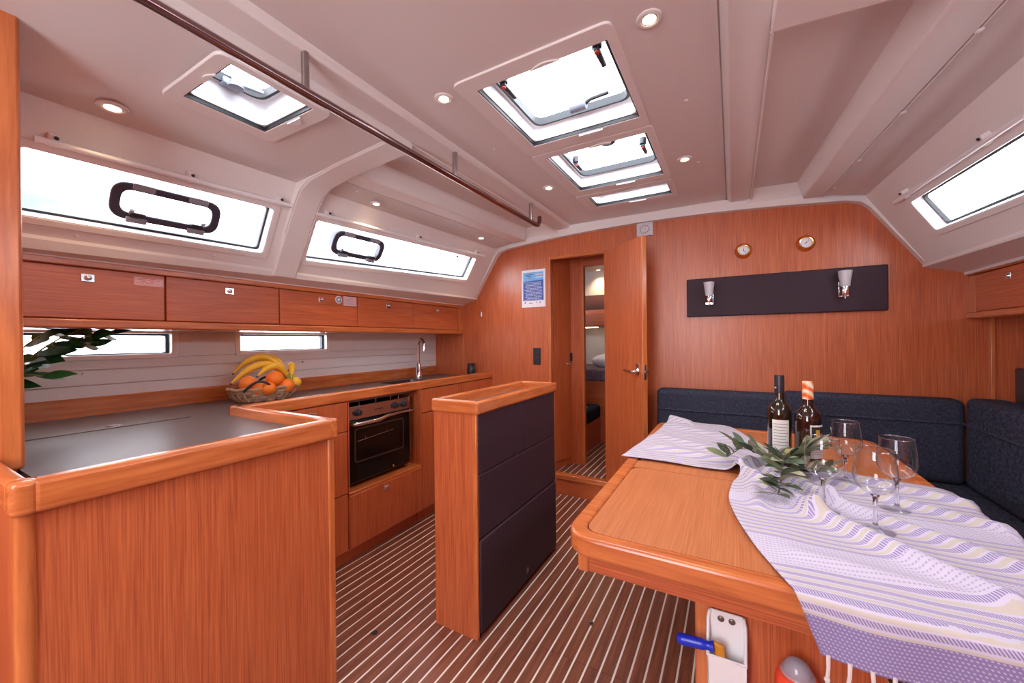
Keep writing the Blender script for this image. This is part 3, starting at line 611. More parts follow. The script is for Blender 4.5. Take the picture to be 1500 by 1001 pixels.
# faucet
fx, fy = -2.285, 2.45
fa = thing('faucet', 'tall chrome swan-neck kitchen faucet at the galley sink', 'faucet', (fx, fy, .893))
obj('base', MB().lathe([(.026, 0), (.026, .05), (.021, .055), (.021, .115), (.017, .12)], 18, (fx, fy, .893)), CHROME, fa, smooth=True)
import math as _m
pts = [(fx, fy, 1.0), (fx, fy, 1.16)]+[(fx+.045-.045*_m.cos(a), fy-.03*(1-_m.cos(a))/2, 1.16+.055*_m.sin(a)) for a in [_m.pi*k/8 for k in range(1, 9)]]+[(fx+.09, fy-.03, 1.12)]
obj('spout', MB().tube(pts, [.012]*(len(pts)-2)+[.013, .015], 12), CHROME, fa, smooth=True)
obj('lever', MB().tube([(fx, fy+.01, .965), (fx+.01, fy+.05, .970), (fx+.02, fy+.115, .978)], [.013, .010, .006], 10), CHROME, fa, smooth=True)
# black jar by the bulkhead
jr = thing('spice_jar', 'small black ribbed jar on the worktop corner by the bulkhead', 'jar', (-1.965, 2.755, .8935))
obj('jar_body', MB().lathe([(.034, 0), (.038, .006), (.038, .020), (.035, .024), (.037, .030), (.037, .070), (.030, .082), (.030, .088)], 24, (-1.965, 2.755, .8935)), BLACKM, jr, smooth=True)
obj('lid', MB().lathe([(.032, .088), (.033, .092), (.033, .108), (.028, .112), (0, .112)], 24, (-1.965, 2.755, .8935)), BLACKM, jr, smooth=True)
# overhead lockers
LX = -2.1
LK = [(.238, .720), (.722, 1.200), (1.202, 1.699), (1.701, 2.206), (2.208, 2.756)]
LABL = ['overhead locker with a wide pink notice sticker beside its latch', 'overhead locker without stickers, between two stickered lockers', 'overhead locker with a round badge and a square pink notice',
        'plain overhead locker next to the round-badge locker', 'plain overhead locker touching the bulkhead end panel']
for i, (a, b) in enumerate(LK):
    o = thing('overhead_locker', LABL[i], 'locker', (-2.25, (a+b)/2, 1.265), 'galley overhead lockers')
    obj('body', MB().box(-2.415, LX-.018, a, b, 1.285, 1.515), WOODY, o)
    d = obj('door', MB().box(LX-.017, LX, a+.0015, b-.0015, 1.2975, 1.4865), WOODY, o, .0025)
    ky = [.491, .964, 1.446, 1.958, 2.482][i]
    latch(d, LX, ky, 1.449)
    if i == 0:
        st = obj('notice_sticker', MB().box(LX, LX+.0008, .620, .716, 1.438, 1.474), plain('pink_paper', (.78, .52, .54), .6, var=.03), d)
        RT = plain('red_print', (.55, .10, .12), .6)
        m = MB()
        for z, y0, y1 in ((1.467, .642, .694), (1.4605, .626, .710), (1.454, .645, .692), (1.4475, .628, .708)):
            n = int((y1-y0)/.006)
            for k in range(n):
                if (k*7+int(z*1000)) % 5: m.box(LX+.0008, LX+.0012, y0+k*.006, y0+k*.006+.0048, z, z+.0026)
        m.box(LX+.0008, LX+.0012, .6215, .7145, 1.4715, 1.4725).box(LX+.0008, LX+.0012, .6215, .7145, 1.4395, 1.4405).box(LX+.0008, LX+.0012, .6215, .6225, 1.4395, 1.4725).box(LX+.0008, LX+.0012, .7135, .7145, 1.4395, 1.4725)
        obj('notice_print', m, RT, d)
    if i == 2:
        obj('notice_sticker', MB().box(LX, LX+.0008, 1.594, 1.688, 1.426, 1.484), bpy.data.materials['pink_paper'], d)
        m = MB()
        for k in range(6):
            z = 1.473-k*.0075; m.box(LX+.0008, LX+.0012, 1.612, 1.612+.05+.02*((k*3) % 2), z, z+.0028)
            m.box(LX+.0008, LX+.0012, 1.600, 1.607, z, z+.004)
        obj('notice_print', m, plain('grey_print', (.45, .30, .36), .6), d)
        bd = obj('round_badge', MB().lathe([(.0235, 0), (.0235, .0010), (0, .0011)], 24, M=lambda a, b_, c: (LX+c, 1.560+a, 1.459+b_)), PAPER, d)
        obj('badge_ring', MB().ring([(.0175*math.cos(k*.3142), .0175*math.sin(k*.3142)) for k in range(20)], [(.009*math.cos(k*.3142), .009*math.sin(k*.3142)) for k in range(20)], .001, .0016, lambda a, b_, c: (LX+c, 1.560+a, 1.459+b_)), plain('grey_ink', (.25, .25, .36), .5), d)
        obj('badge_dot', MB().lathe([(.0045, .001), (.0045, .0017)], 10, M=lambda a, b_, c: (LX+c, 1.570+a, 1.449+b_)), plain('green_ink', (.02, .18, .16), .5), d)
struct(obj('trim_5', MB().box(-2.40, LX+.012, .238, YB, 1.260, 1.294), SOLY, bevel=.007, seg=3))
struct(obj('trim_6', MB().box(-2.40, LX+.006, .238, YB, 1.489, 1.514), SOLY, bevel=.004))
struct(obj('trim_7', MB().box(-2.40, LX-.001, 2.758, YB, 1.295, 1.489), SOLZ))
# starboard locker
SX = 1.03
o = thing('overhead_locker', 'dark veneered overhead locker above the sofa on the starboard side', 'locker', (1.25, 2.3, 1.285))
obj('body', MB().box(SX+.018, 1.515, -.2, YB-.001, 1.315, 1.51), WOODY, o)
obj('stile', MB().box(SX+.001, SX+.02, 2.765, YB-.001, 1.315, 1.495), SOLZ, o)
d = obj('door', MB().box(SX, SX+.017, 2.24, 2.762, 1.318, 1.495), WOODY, o, .0025)
d2 = obj('door', MB().box(SX, SX+.017, 1.72, 2.237, 1.318, 1.495), WOODY, o, .0025)
for q, y in ((d, 2.50), (d2, 1.98)):
    obj('latch_plate', MB().box(SX-.004, SX, y-.019, y+.019, 1.455-.015, 1.455+.015), CHROME, q, .003)
    obj('push_button', MB().lathe([(.010, .003), (.010, .010), (.006, .013), (0, .0135)], 16, M=lambda a, b_, c, y=y: (SX-c, y+a, 1.455+b_)), CHROME, q, smooth=True)
obj('bottom_rail', MB().box(SX-.012, 1.515, -.2, YB-.001, 1.284, 1.316), SOLY, o, .007, seg=3)
obj('top_rail', MB().box(SX-.006, 1.515, -.2, YB-.001, 1.497, 1.522), SOLY, o, .004)
# ================================================================== ISLAND
isl = thing('island_cabinet', 'free-standing island cabinet with dark padded side and wooden tray top', 'cabinet', (-1.0, 1.67, 0))
ix0, ix1, iy0, iy1 = -1.108, -.888, 1.278, 2.066
obj('body', MB().box(ix0, ix1-.022, iy0, iy1, 0, .905), WOODZ, isl)
obj('corner_edge', MB().box(ix1-.024, ix1-.002, iy0-.001, iy0+.012, 0, .905), SOLZ, isl, .003)
obj('corner_edge', MB().box(ix1-.024, ix1-.001, iy1-.012, iy1+.001, 0, .905), SOLZ, isl, .003)
obj('backing', MB().box(ix1-.023, ix1-.012, iy0+.01, iy1-.01, .02, .905), WOODZ, isl)
ym = 1.68
for z0, z1, L in ((.662, .903, ((iy0+.012, ym), (ym, iy1-.012))), (.402, .659, ((iy0+.012, iy1-.012),)), (.022, .396, ((iy0+.012, iy1-.012),))):
    for a, b in L:
        pd = obj('padded_panel', MB().box(ix1-.016, ix1+(.006 if z0 < .1 else .001), a+.0012, b-.0012, z0, z1), VINYL, isl, .007 if z0 < .1 else .004, seg=3)
        if z0 < .1:
            obj('finger_ring', MB().ring([(.011*math.cos(k*.39), .014*math.sin(k*.39)) for k in range(16)], [(.007*math.cos(k*.39), .010*math.sin(k*.39)) for k in range(16)], -.001, .0025, lambda p, q, c: (ix1+.006+c, 1.69+p, .075+q)), STEEL, pd, smooth=True)
            obj('hole_shade', MB().lathe([(.0085, 0), (.0085, .0008)], 14, M=lambda p, q, c: (ix1+.006+c, 1.69+p, .075+q)), BLACKM, pd)  # shade of the ring's opening, laid in as a flat black disc
zt0, zt1 = .905, .957
e = .010
obj('tray_floor', MB().box(ix0, ix1, iy0, iy1, .903, .916), WOODY, isl)
obj('tray_mat', MB().box(ix0+.035, ix1-.035, iy0+.05, iy1-.05, .915, .9175), WORKTOP, isl)
obj('tray_rail', MB().box(ix0-e, ix0+.024, iy0, iy1, zt0, zt1), SOLY, isl, .009, seg=3)
obj('tray_rail', MB().box(ix1-.024, ix1+e, iy0, iy1, zt0, zt1), SOLY, isl, .009, seg=3)
obj('tray_rail', MB().prism(rpoly([(ix0-e, iy0-e), (ix1+e, iy0-e), (ix1+e, iy0+.028), (ix0-e, iy0+.028)], .016), zt0-.002, zt1), SOLX, isl, .009, seg=3)
obj('tray_rail', MB().prism(rpoly([(ix0-e, iy1-.028), (ix1+e, iy1-.028), (ix1+e, iy1+e), (ix0-e, iy1+e)], .016), zt0-.002, zt1), SOLX, isl, .009, seg=3)
# ================================================================== TABLE
TZ = .72
tx0, tx1, ty0, ty1 = -.375, .565, .905, 2.40
tb = thing('dining_table', 'large orange wooden dining table with rounded solid border and apron', 'table', (.1, 1.65, 0))
def band(o, i, z0, z1): return MB().ring(o, i, z0, z1)
out = rrect(tx0, tx1, ty0, ty1, .085, 10); inn = rrect(tx0+.042, tx1-.042, ty0+.042, ty1-.042, .05, 10)
m = MB().ring(out, inn, TZ-.050, TZ-.001); obj('border', m, SOLX, tb, .008, seg=3)
obj('top_panel', MB().prism(rrect(tx0+.0440, tx1-.0440, ty0+.0440, 1.512, .048, 8), TZ-.03, TZ-.0045), TABLE, tb)
obj('top_panel', MB().prism(rrect(tx0+.0440, tx1-.0440, 1.5145, 1.600, .002, 2), TZ-.03, TZ-.0045), TABLE, tb)
obj('top_panel', MB().prism(rrect(tx0+.0440, tx1-.0440, 1.6025, ty1-.0440, .048, 8), TZ-.03, TZ-.0045), TABLE, tb)
obj('apron', MB().box(-.318, .50, .942, .962, .620, TZ-.045), WOODX, tb)
obj('apron_end', MB().box(-.345, -.318, .938, 2.33, .617, TZ-.045), SOLZ, tb, .003)
obj('apron', MB().box(.48, .50, .95, 2.33, .620, TZ-.045), WOODY, tb)
obj('pedestal', MB().box(-.082, .27, 1.06, 1.62, 0, TZ-.04), WOODZ, tb)
obj('pedestal_edge', MB().box(-.086, -.046, 1.052, 1.075, 0, TZ-.045), SOLZ, tb, .004)
# things on the pedestal
PY = 1.052
pk = thing('tool_pocket', 'white plastic pocket screwed to the table pedestal', 'holder', (-.02, PY, .3))
px0, px1 = -.056, .021
obj('back_plate', MB().prism(rrect(px0, px1, .26, .550, .010), 0, -.006, lambda a, b, c: (a, PY+c, b)), WHITE, pk, .002)
m = MB(); h = .530; hf = .468
m.hexa([(px0+.006, PY-.034, .26), (px1-.006, PY-.034, .26), (px1-.006, PY-.030, .26), (px0+.006, PY-.030, .26)], [(px0, PY-.048, hf), (px1, PY-.048, hf), (px1, PY-.044, hf), (px0, PY-.044, hf)])
for xa, xb in ((px0, px0+.004), (px1-.004, px1)):
    m.hexa([(xa, PY-.034, .26), (xb, PY-.034, .26), (xb, PY, .26), (xa, PY, .26)], [(xa, PY-.048, hf), (xb, PY-.048, hf), (xb, PY, h), (xa, PY, h)])
obj('pocket', m, WHITE, pk, .0015)
obj('pocket_lip', MB().tube([(px0+.004, PY-.005, .548), (px0, PY-.008, h), (px0, PY-.046, hf), (px1, PY-.046, hf), (px1, PY-.008, h), (px1-.004, PY-.005, .548)], .0042, 8), WHITE, pk, smooth=True)
for x in (-.029, -.006): obj('screw', MB().lathe([(.0075, 0), (.006, .002), (0, .0025)], 14, M=lambda a, b, c, x=x: (x+a, PY-.006-c, .533+b)), plain('screw_head', (.20, .16, .13), .35, .6), pk, smooth=True)
kn = thing('handle_tool', 'blue and yellow handled tool leaning in the white pocket', 'tool', (-.03, 1.02, .45))
a0, a1 = Vector((-.121, 1.002, .484)), Vector((-.043, 1.004, .490)); L = []
R = [.008, .0115, .0125, .0125, .0115, .0125, .0115, .0125, .0115, .0125, .0105, .0090, .011, .012]
for k in range(len(R)): L.append(a0+(a1-a0)*k/(len(R)-1))
obj('grip', MB().tube(L, R, 16), plain('blue_plastic', (.012, .03, .52), .3, var=.05), kn, smooth=True)
obj('neck', MB().hexa([(-.036, 1.024, .40), (-.014, 1.024, .40), (-.014, 1.036, .40), (-.036, 1.036, .40)], [(-.044, 1.0, .502), (-.022, 1.0, .498), (-.022, 1.014, .498), (-.044, 1.014, .502)]), plain('yellow_plastic', (.62, .26, .02), .4, var=.05), kn, .004)
lb = thing('safety_light', 'orange floating safety light with clear domed lens below the table', 'safety light', (.115, 1.01, .30))
CXl, CYl = .114, 1.005
obj('float_body', MB().lathe([(.030, .30), (.038, .32), (.041, .40), (.041, .462), (.039, .482), (.033, .492), (.026, .494)], 28, (CXl, CYl, 0)), plain('orange_plastic', (.85, .075, .03), .35, var=.03), lb, smooth=True)
obj('lens_rim', MB().lathe([(.031, .484), (.032, .490), (.030, .496), (.024, .499)], 28, (CXl, CYl, 0)), plain('rim_plastic', (.42, .30, .33), .3), lb, smooth=True)
obj('lens', MB().lathe([(.027, .492), (.025, .506), (.018, .516), (.009, .521), (0, .522)], 28, (CXl, CYl, 0)), plain('lens_plastic', (.50, .46, .54), .12, trans=.3), lb, smooth=True)
obj('bulb', MB().sphere((CXl, CYl, .505), .007, 10, 6), WHITE, lb, smooth=True)
# ---- tablecloth
def lerpl(P, t):
    n = len(P)-1; x = max(0, min(t, 1))*n; i = min(int(x), n-1); f_ = x-i
    p0, p1, p2, p3 = P[max(i-1, 0)], P[i], P[i+1], P[min(i+2, n)]
    return tuple(.5*(2*b+(c-a)*f_+(2*a-5*b+4*c-d)*f_*f_+(3*b-a-3*c+d)*f_**3) for a, b, c, d in zip(p0, p1, p2, p3))
CL = [(-.398, 1.60), (-.27, 1.605), (-.10, 1.592), (.015, 1.585), (-.005, 1.45), (-.013, 1.32), (.005, 1.19), (.034, 1.076), (.065, .985), (.095, .905), (.116, .85), (.136, .795)]
CR = [(-.308, 2.43), (-.17, 2.405), (-.014, 2.38), (.095, 2.065), (.21, 1.86), (.33, 1.755), (.46, 1.725), (.565, 1.70), (.66, 1.52), (.72, 1.25), (.76, 1.00), (.80, .80)]
def seg_d(x, y, a, b):
    ax, ay = a; bx, by = b; dx, dy = bx-ax, by-ay; t = max(0, min(1, ((x-ax)*dx+(y-ay)*dy)/(dx*dx+dy*dy)))
    return math.hypot(x-ax-t*dx, y-ay-t*dy), t
FOLDS = [((.02, 1.60), (.19, 1.30), .026, .032), ((.19, 1.30), (.42, 1.02), .020, .034), ((.10, 1.62), (.24, 1.42), .024, .030), ((.24, 1.42), (.60, 1.10), .016, .030),
         ((.24, 1.62), (.62, 1.36), .015, .026), ((.32, 1.70), (.60, 1.55), .014, .022), ((.05, 1.50), (.06, 1.30), .012, .03), ((-.28, 1.78), (.04, 1.68), .014, .035), ((-.30, 2.0), (.0, 1.80), .012, .04),
         ((-.30, 2.25), (-.02, 2.12), .012, .05), ((-.36, 2.42), (-.22, 2.30), .03, .06), ((.12, 1.05), (.55, .98), .007, .03), ((.10, 1.75), (.02, 1.62), .022, .03)]
def cloth_pt(x, y):
    h = 0
    for a, b, amp, wd in FOLDS:
        d, t = seg_d(x, y, a, b); h += 1.2*amp*math.exp(-(d/(wd*.8))**2)
    h += .004*(1+noise.noise((x*9, y*9, 1.3)))*1.0
    z = TZ+.003+h; sx, sy = x, y; r = .012
    if y < ty0-.002:
        d = ty0-.002-y; sy = ty0-.006-min(d, .014)-.006*math.sin(x*38)*min(d*8, 1); z = TZ+.002+h*max(0, 1-d*14)-max(0, d-.008)
    if x > tx1+.002:
        d = x-tx1-.002; sx = tx1+.006+min(d, .012); z = min(z, TZ+.002+h*max(0, 1-d*14)-max(0, d-.008))
    return sx, sy, z
NU, NK = 70, 150
vts, uvs, fcs = [], [], []
for k in range(NK+1):
    l, r_ = lerpl(CL, k/NK), lerpl(CR, k/NK)
    for j in range(NU+1):
        f_ = j/NU; x = l[0]+(r_[0]-l[0])*f_; y = l[1]+(r_[1]-l[1])*f_
        vts.append(cloth_pt(x, y))
        h = vts[-1][2]-TZ if y > ty0 and x < tx1 else 0
        uvs.append((x+.35*h, y-.9*h+.012*noise.noise((x*4, y*4, 0))))
for k in range(NK):
    for j in range(NU): a = k*(NU+1)+j; fcs.append((a, a+1, a+NU+2, a+NU+1))
cm, t, b = newmat('striped_cotton')
uvn = t.nodes.new('ShaderNodeUVMap'); uvn.uv_map = 'UVMap'; sp = t.nodes.new('ShaderNodeSeparateXYZ'); t.links.new(uvn.outputs[0], sp.inputs[0])
def mth(op, a, b_=None, c=None):
    n = t.nodes.new('ShaderNodeMath'); n.operation = op
    for i, v in enumerate((a, b_, c)):
        if v is None: continue
        if isinstance(v, (int, float)): n.inputs[i].default_value = v
        else: t.links.new(v, n.inputs[i])
    return n.outputs[0]
U, V = sp.outputs['X'], sp.outputs['Y']
def fr(v, per): return mth('FRACT', mth('DIVIDE', mth('ADD', v, 10.0), per))
tw = fr(mth('ADD', U, mth('MULTIPLY', V, .6)), .0050)      # twill hatch inside the lilac bands
hatchm = mth('GREATER_THAN', tw, .38)
sv = fr(V, .025)
lil = mth('MULTIPLY', mth('LESS_THAN', sv, .42), hatchm)
crm = mth('MULTIPLY', mth('GREATER_THAN', sv, .54), mth('LESS_THAN', sv, .82))
zone = mth('SUBTRACT', 1.0, mth('MULTIPLY', mth('GREATER_THAN', V, 1.31), mth('LESS_THAN', V, 1.38)))           # banded zones alternate with pale dotted ones
near = mth('LESS_THAN', V, .985)
zone2 = mth('MAXIMUM', mth('MULTIPLY', zone, mth('GREATER_THAN', V, 1.10)), mth('MULTIPLY', near, mth('GREATER_THAN', V, .862)))
dot = mth('MULTIPLY', mth('LESS_THAN', fr(V, .0095), .36), mth('LESS_THAN', fr(U, .0075), .60))
hem = mth('LESS_THAN', V, .866)
def mix(fac, a, b_):
    n = t.nodes.new('ShaderNodeMix'); n.data_type = 'RGBA'
    for i, v in ((0, fac), (6, a), (7, b_)):
        if isinstance(v, tuple): n.inputs[i].default_value = v
        elif isinstance(v, (int, float)): n.inputs[i].default_value = v
        else: t.links.new(v, n.inputs[i])
    return n.outputs[2]
BASE = (.60, .565, .70, 1); LIL = (.29, .245, .46, 1); CREAM = (.56, .52, .47, 1)
c1 = mix(mth('MULTIPLY', dot, .55), BASE, LIL)
c2 = mix(lil, BASE, LIL); c2 = mix(crm, c2, CREAM)
c3 = mix(zone2, c1, c2)
hd = mth('MULTIPLY', mth('LESS_THAN', fr(V, .0062), .4), mth('LESS_THAN', fr(mth('ADD', U, mth('MULTIPLY', V, .5)), .0062), .45))
c4 = mix(hem, c3, mix(hd, (.26, .21, .42, 1), (.50, .46, .60, 1)))
t.links.new(c4, b.inputs['Base Color']); b.inputs['Roughness'].default_value = .9; b.inputs['Specular IOR Level'].default_value = .1
me = bpy.data.meshes.new('tablecloth'); me.from_pydata([(x-.1, y-1.6, z-TZ) for x, y, z in vts], [], fcs); me.materials.append(cm)
uvl = me.uv_layers.new(name='UVMap')
for p in me.polygons:
    p.use_smooth = True
    for li in p.loop_indices: uvl.data[li].uv = uvs[me.loops[li].vertex_index]
clo = bpy.data.objects.new('tablecloth', me); COL.objects.link(clo); clo.location = (.1, 1.6, TZ); clo['_o'] = (.1, 1.6, TZ)
tag(clo, 'rumpled lilac and cream striped cotton cloth draped across the table', 'tablecloth')
md = clo.modifiers.new('thick', 'SOLIDIFY'); md.thickness = .0022; md.offset = 1
FR = plain('cotton_fringe', (.74, .68, .66), .9, var=.06, bscale=900)
for j in range(16):   # knotted fringe along the hem
    f_ = .015+j*.044; l, r_ = CL[-1], CR[-1]; x = l[0]+(r_[0]-l[0])*f_; y = l[1]+(r_[1]-l[1])*f_
    p = Vector(cloth_pt(x, y)); q = random.uniform(-.006, .006)
    L = [p+Vector((0, 0, .004)), p+Vector((q*.3, -.003, -.018)), p+Vector((q*.7, .002, -.042)), p+Vector((q, 0, -.068))]
    obj('tassel', MB().tube(L, [.0034, .0030, .0032, .0036], 6), FR, clo, smooth=True)
    obj('tassel_knot', MB().sphere(tuple(L[2]), .0052, 8, 6), FR, clo, smooth=True)
def surf(x, y): return cloth_pt(x, y)[2]
# ---- wine bottles
GREENG = plain('dark_bottle_glass', (.018, .012, .006), .05, coat=.8); BROWNG = plain('brown_bottle_glass', (.022, .007, .005), .05, coat=.8)
def bottle(name, label, x, y, z, H, r, gl, capm, face, art):
    b = thing(name, label, 'bottle', (x, y, z), 'wine bottles on the table')
    prof = [(r*.9, 0), (r, .006), (r, H*.56), (r*.97, H*.60), (r*.86, H*.645), (r*.62, H*.685), (r*.44, H*.715), (r*.385, H*.75), (r*.37, H*.93)]
    obj('glass_body', MB().lathe([(p, q) for p, q in prof], 32, (x, y, z)), gl, b, smooth=True)
    obj('capsule', MB().lathe([(r*.415, H*.80), (r*.415, H*.985), (r*.39, H), (0, H)], 28, (x, y, z)), capm, b, smooth=True)
    def wrap(a0, a1, z0, z1, rr, n=14):
        m = MB(); P = [(face+a0+(a1-a0)*k/n) for k in range(n+1)]
        for p, q in zip(P, P[1:]):
            m.face([(x+rr*math.cos(p), y+rr*math.sin(p), z+z0), (x+rr*math.cos(q), y+rr*math.sin(q), z+z0), (x+rr*math.cos(q), y+rr*math.sin(q), z+z1), (x+rr*math.cos(p), y+rr*math.sin(p), z+z1)])
        return m
    for a0, a1, z0, z1, mt, d in art:
        obj('paper_label' if d < .0011 else 'label_print', wrap(a0, a1, z0, z1, r+d), mt, b, smooth=True)
    return b
GREYT = plain('label_lettering', (.35, .34, .36), .7); LABW = plain('label_cream', (.78, .75, .72), .6, var=.03)
cam_dir = lambda x, y: math.atan2(-y, -x)
art1 = [(-.62, .80, .055, .172, LABW, .0006)]+[(-.50, .66-.1*(k % 3), .155-.011*k, .158-.011*k, GREYT, .0012) for k in range(8)]
cap1 = plain('black_capsule', (.02, .018, .028), .35, var=.1)
b1 = bottle('wine_bottle', 'taller wine bottle with black capsule and plain cream label', .152, 1.775, surf(.152, 1.775)-.004, .335, .0385, GREENG, cap1, cam_dir(.152, 1.775), art1)
o = obj('capsule_emblem', MB().sphere((.152-.0128, 1.775-.0105, surf(.152, 1.775)+.284), .0042, 8, 6), plain('silver_emblem', (.5, .46, .5), .3, .5), b1, smooth=True)
cm2, t2, b2 = newmat('swirl_capsule')
tc2 = t2.nodes.new('ShaderNodeTexCoord'); wv = t2.nodes.new('ShaderNodeTexWave'); wv.inputs['Scale'].default_value = 9; wv.inputs['Distortion'].default_value = 4; wv.inputs['Detail'].default_value = 1; wv.bands_direction = 'DIAGONAL'
rp = t2.nodes.new('ShaderNodeValToRGB'); rp.color_ramp.elements[0].color = (.75, .08, .03, 1); rp.color_ramp.elements[1].color = (.80, .72, .60, 1); e2 = rp.color_ramp.elements.new(.5); e2.color = (.85, .32, .06, 1)
mp2 = t2.nodes.new('ShaderNodeMapping'); mp2.inputs['Scale'].default_value = (1.6, 1.6, 2.2); t2.links.new(tc2.outputs['Object'], mp2.inputs[0]); t2.links.new(mp2.outputs[0], wv.inputs[0]); t2.links.new(wv.outputs['Color'], rp.inputs[0]); t2.links.new(rp.outputs[0], b2.inputs['Base Color']); b2.inputs['Roughness'].default_value = .35
f2 = cam_dir(.232, 1.73)
DKL = plain('label_black', (.02, .016, .016), .5); GOLD = plain('label_gold', (.60, .32, .04), .5); REDL = plain('label_red', (.5, .05, .03), .5)
art2 = [(.15, 1.5, .052, .168, LABW, .0006), (.24, 1.42, .100, .162, DKL, .0012), (.55, .90, .118, .152, GOLD, .0016), (.95, 1.20, .112, .140, REDL, .0016), (.62, .80, .104, .114, REDL, .0016)]+[(.32, 1.2-.15*(k % 2), .090-.008*k, .092-.008*k, GREYT, .0012) for k in range(4)]
b2_ = bottle('wine_bottle', 'wine bottle with orange swirled capsule and black picture label', .232, 1.73, surf(.232, 1.73)-.004, .318, .0395, BROWNG, cm2, f2, art2)
# ---- wine glasses
SOLIDG = glass_mat('solid_glass', (.96, .97, .98))
def wineglass(x, y, label):
    z = surf(x, y)-.002; g = thing('wine_glass', label, 'wine glass', (x, y, z), 'wine glasses on the cloth')
    obj('foot', MB().lathe([(0, 0), (.037, 0), (.037, .0018), (.020, .0045), (.008, .0095), (.0046, .018), (0, .018)], 36, (x, y, z)), SOLIDG, g, smooth=True)
    obj('stem', MB().lathe([(0, .0182), (.0046, .0182), (.0041, .050), (.0048, .078), (.0085, .0865), (0, .0885)], 20, (x, y, z)), SOLIDG, g, smooth=True)
    m = MB(); L = [(.0005, .0888), (.010, .0895), (.022, .0945), (.034, .1045), (.0415, .120), (.0427, .134), (.0405, .160), (.0362, .1985)]; n = 44; b0 = len(m.v)
    for r, h in L:
        for k in range(n): a = 2*math.pi*k/n; m.v.append((x+r*math.cos(a), y+r*math.sin(a), z+h))
    for q in range(len(L)-1):
        for k in range(n): jn = (k+1) % n; m.f.append((q*n+k, q*n+jn, (q+1)*n+jn, (q+1)*n+k))
    obj('bowl', m, GLASS, g, smooth=True, auto=False)
    obj('rim', MB().tube([(x+.0362*math.cos(2*math.pi*k/40), y+.0362*math.sin(2*math.pi*k/40), z+.1985) for k in range(41)], .0009, 6, False), RIMG, g, smooth=True)
    return g
RIMG = SOLIDG
wineglass(.212, 1.346, 'empty stemmed wine glass standing nearest the olive sprig'); wineglass(.300, 1.262, 'empty stemmed wine glass farthest from the bottles')
wineglass(.318, 1.640, 'empty stemmed wine glass standing right behind another beside the swirled-capsule bottle'); wineglass(.388, 1.443, 'empty stemmed wine glass nearest the starboard edge of the table')
# ---- olive sprigs
LEAF = [plain('olive_leaf_dark', (.06, .10, .05), .45, var=.25, bscale=40), plain('olive_leaf_mid', (.16, .20, .10), .5, var=.25, bscale=40), plain('olive_leaf_pale', (.36, .36, .26), .55, var=.15, bscale=40)]
TWIG = plain('olive_twig', (.16, .12, .07), .7, var=.2); OLG = plain('olive_green', (.42, .32, .04), .4, var=.15, bscale=30); OLP = plain('olive_purple', (.06, .02, .04), .35, var=.2, bscale=30)
leafm = MB(); n = 6
for k in range(n+1):
    s_ = k/n; w = .0090*math.sin(math.pi*min(1, s_*.96+.04))**.8; zz = .010*math.sin(s_*2.2); leafm.v += [(s_, -w, zz-.001), (s_, 0, zz-.0035*math.sin(math.pi*s_)), (s_, w, zz-.001)]
for k in range(n):
    for j in range(2): a = k*3+j; leafm.f.append((a, a+3, a+4, a+1))
LM = [mesh('leaf', leafm, True) for _ in range(3)]
for mm, mt in zip(LM, LEAF): mm.materials.append(mt)
def sprig(label, pts, nleaf, seed, olives):
    rnd = random.Random(seed); P = [Vector((x, y, surf(x, y)+h)) for x, y, h in pts]
    s = thing('olive_sprig', label, 'sprig', tuple(P[0])); o0 = P[0]
    obj('twig', MB().tube([tuple(p) for p in P], [.0032]+[.0024]*(len(P)-2)+[.0014], 7), TWIG, s, smooth=True)
    for k in range(nleaf):
        tt = .08+.92*(k//2)/max(1, (nleaf//2-1)); i = min(int(tt*(len(P)-1)), len(P)-2); f_ = tt*(len(P)-1)-i; c = P[i].lerp(P[i+1], min(f_, 1)); d = (P[i+1]-P[i]).normalized()
        side = 1 if k % 2 else -1; a = math.atan2(d.y, d.x)+side*rnd.uniform(.45, 1.1); el = rnd.uniform(-.15, .75); ln = rnd.uniform(.060, .092)
        lf = bpy.data.objects.new('leaf', LM[rnd.choice((0, 0, 1, 1, 2, 2))]); COL.objects.link(lf); lf.parent = s; lf.location = c-o0; lf.scale = (ln, rnd.uniform(1.0, 1.45), 1.2)
        lf.rotation_euler = (rnd.uniform(-.9, .9), -el, a)
    for (x, y, h, mt) in olives:
        obj('olive', MB().sphere((x, y, surf(x, y)+h), .0098, 12, 8, 1, 1, 1.25), mt, s, smooth=True)
sprig('olive sprig with dark leaves pointing toward the door end of the cloth', [(.13, 1.66, .030), (.08, 1.67, .040), (.03, 1.66, .045), (-.02, 1.64, .035)], 26, 3, [(.075, 1.70, .03, OLP), (.066, 1.685, .028, OLP)])
sprig('largest olive sprig, with green olives, in front of the bottles', [(.10, 1.69, .02), (.16, 1.66, .05), (.205, 1.65, .085), (.255, 1.66, .10)], 38, 5, [(.165, 1.655, .075, OLG), (.172, 1.65, .052, OLG), (.19, 1.64, .035, OLG), (.12, 1.67, .05, OLG)])
sprig('olive sprig with long leaves spreading toward the bare table top', [(.15, 1.66, .040), (.143, 1.57, .045), (.130, 1.47, .034), (.112, 1.365, .012)], 40, 9, [(.11, 1.64, .04, OLG)])
sprig('short olive sprig lying by the foot of the swirled-capsule bottle', [(.16, 1.64, .03), (.20, 1.61, .035), (.245, 1.60, .025)], 18, 12, [])
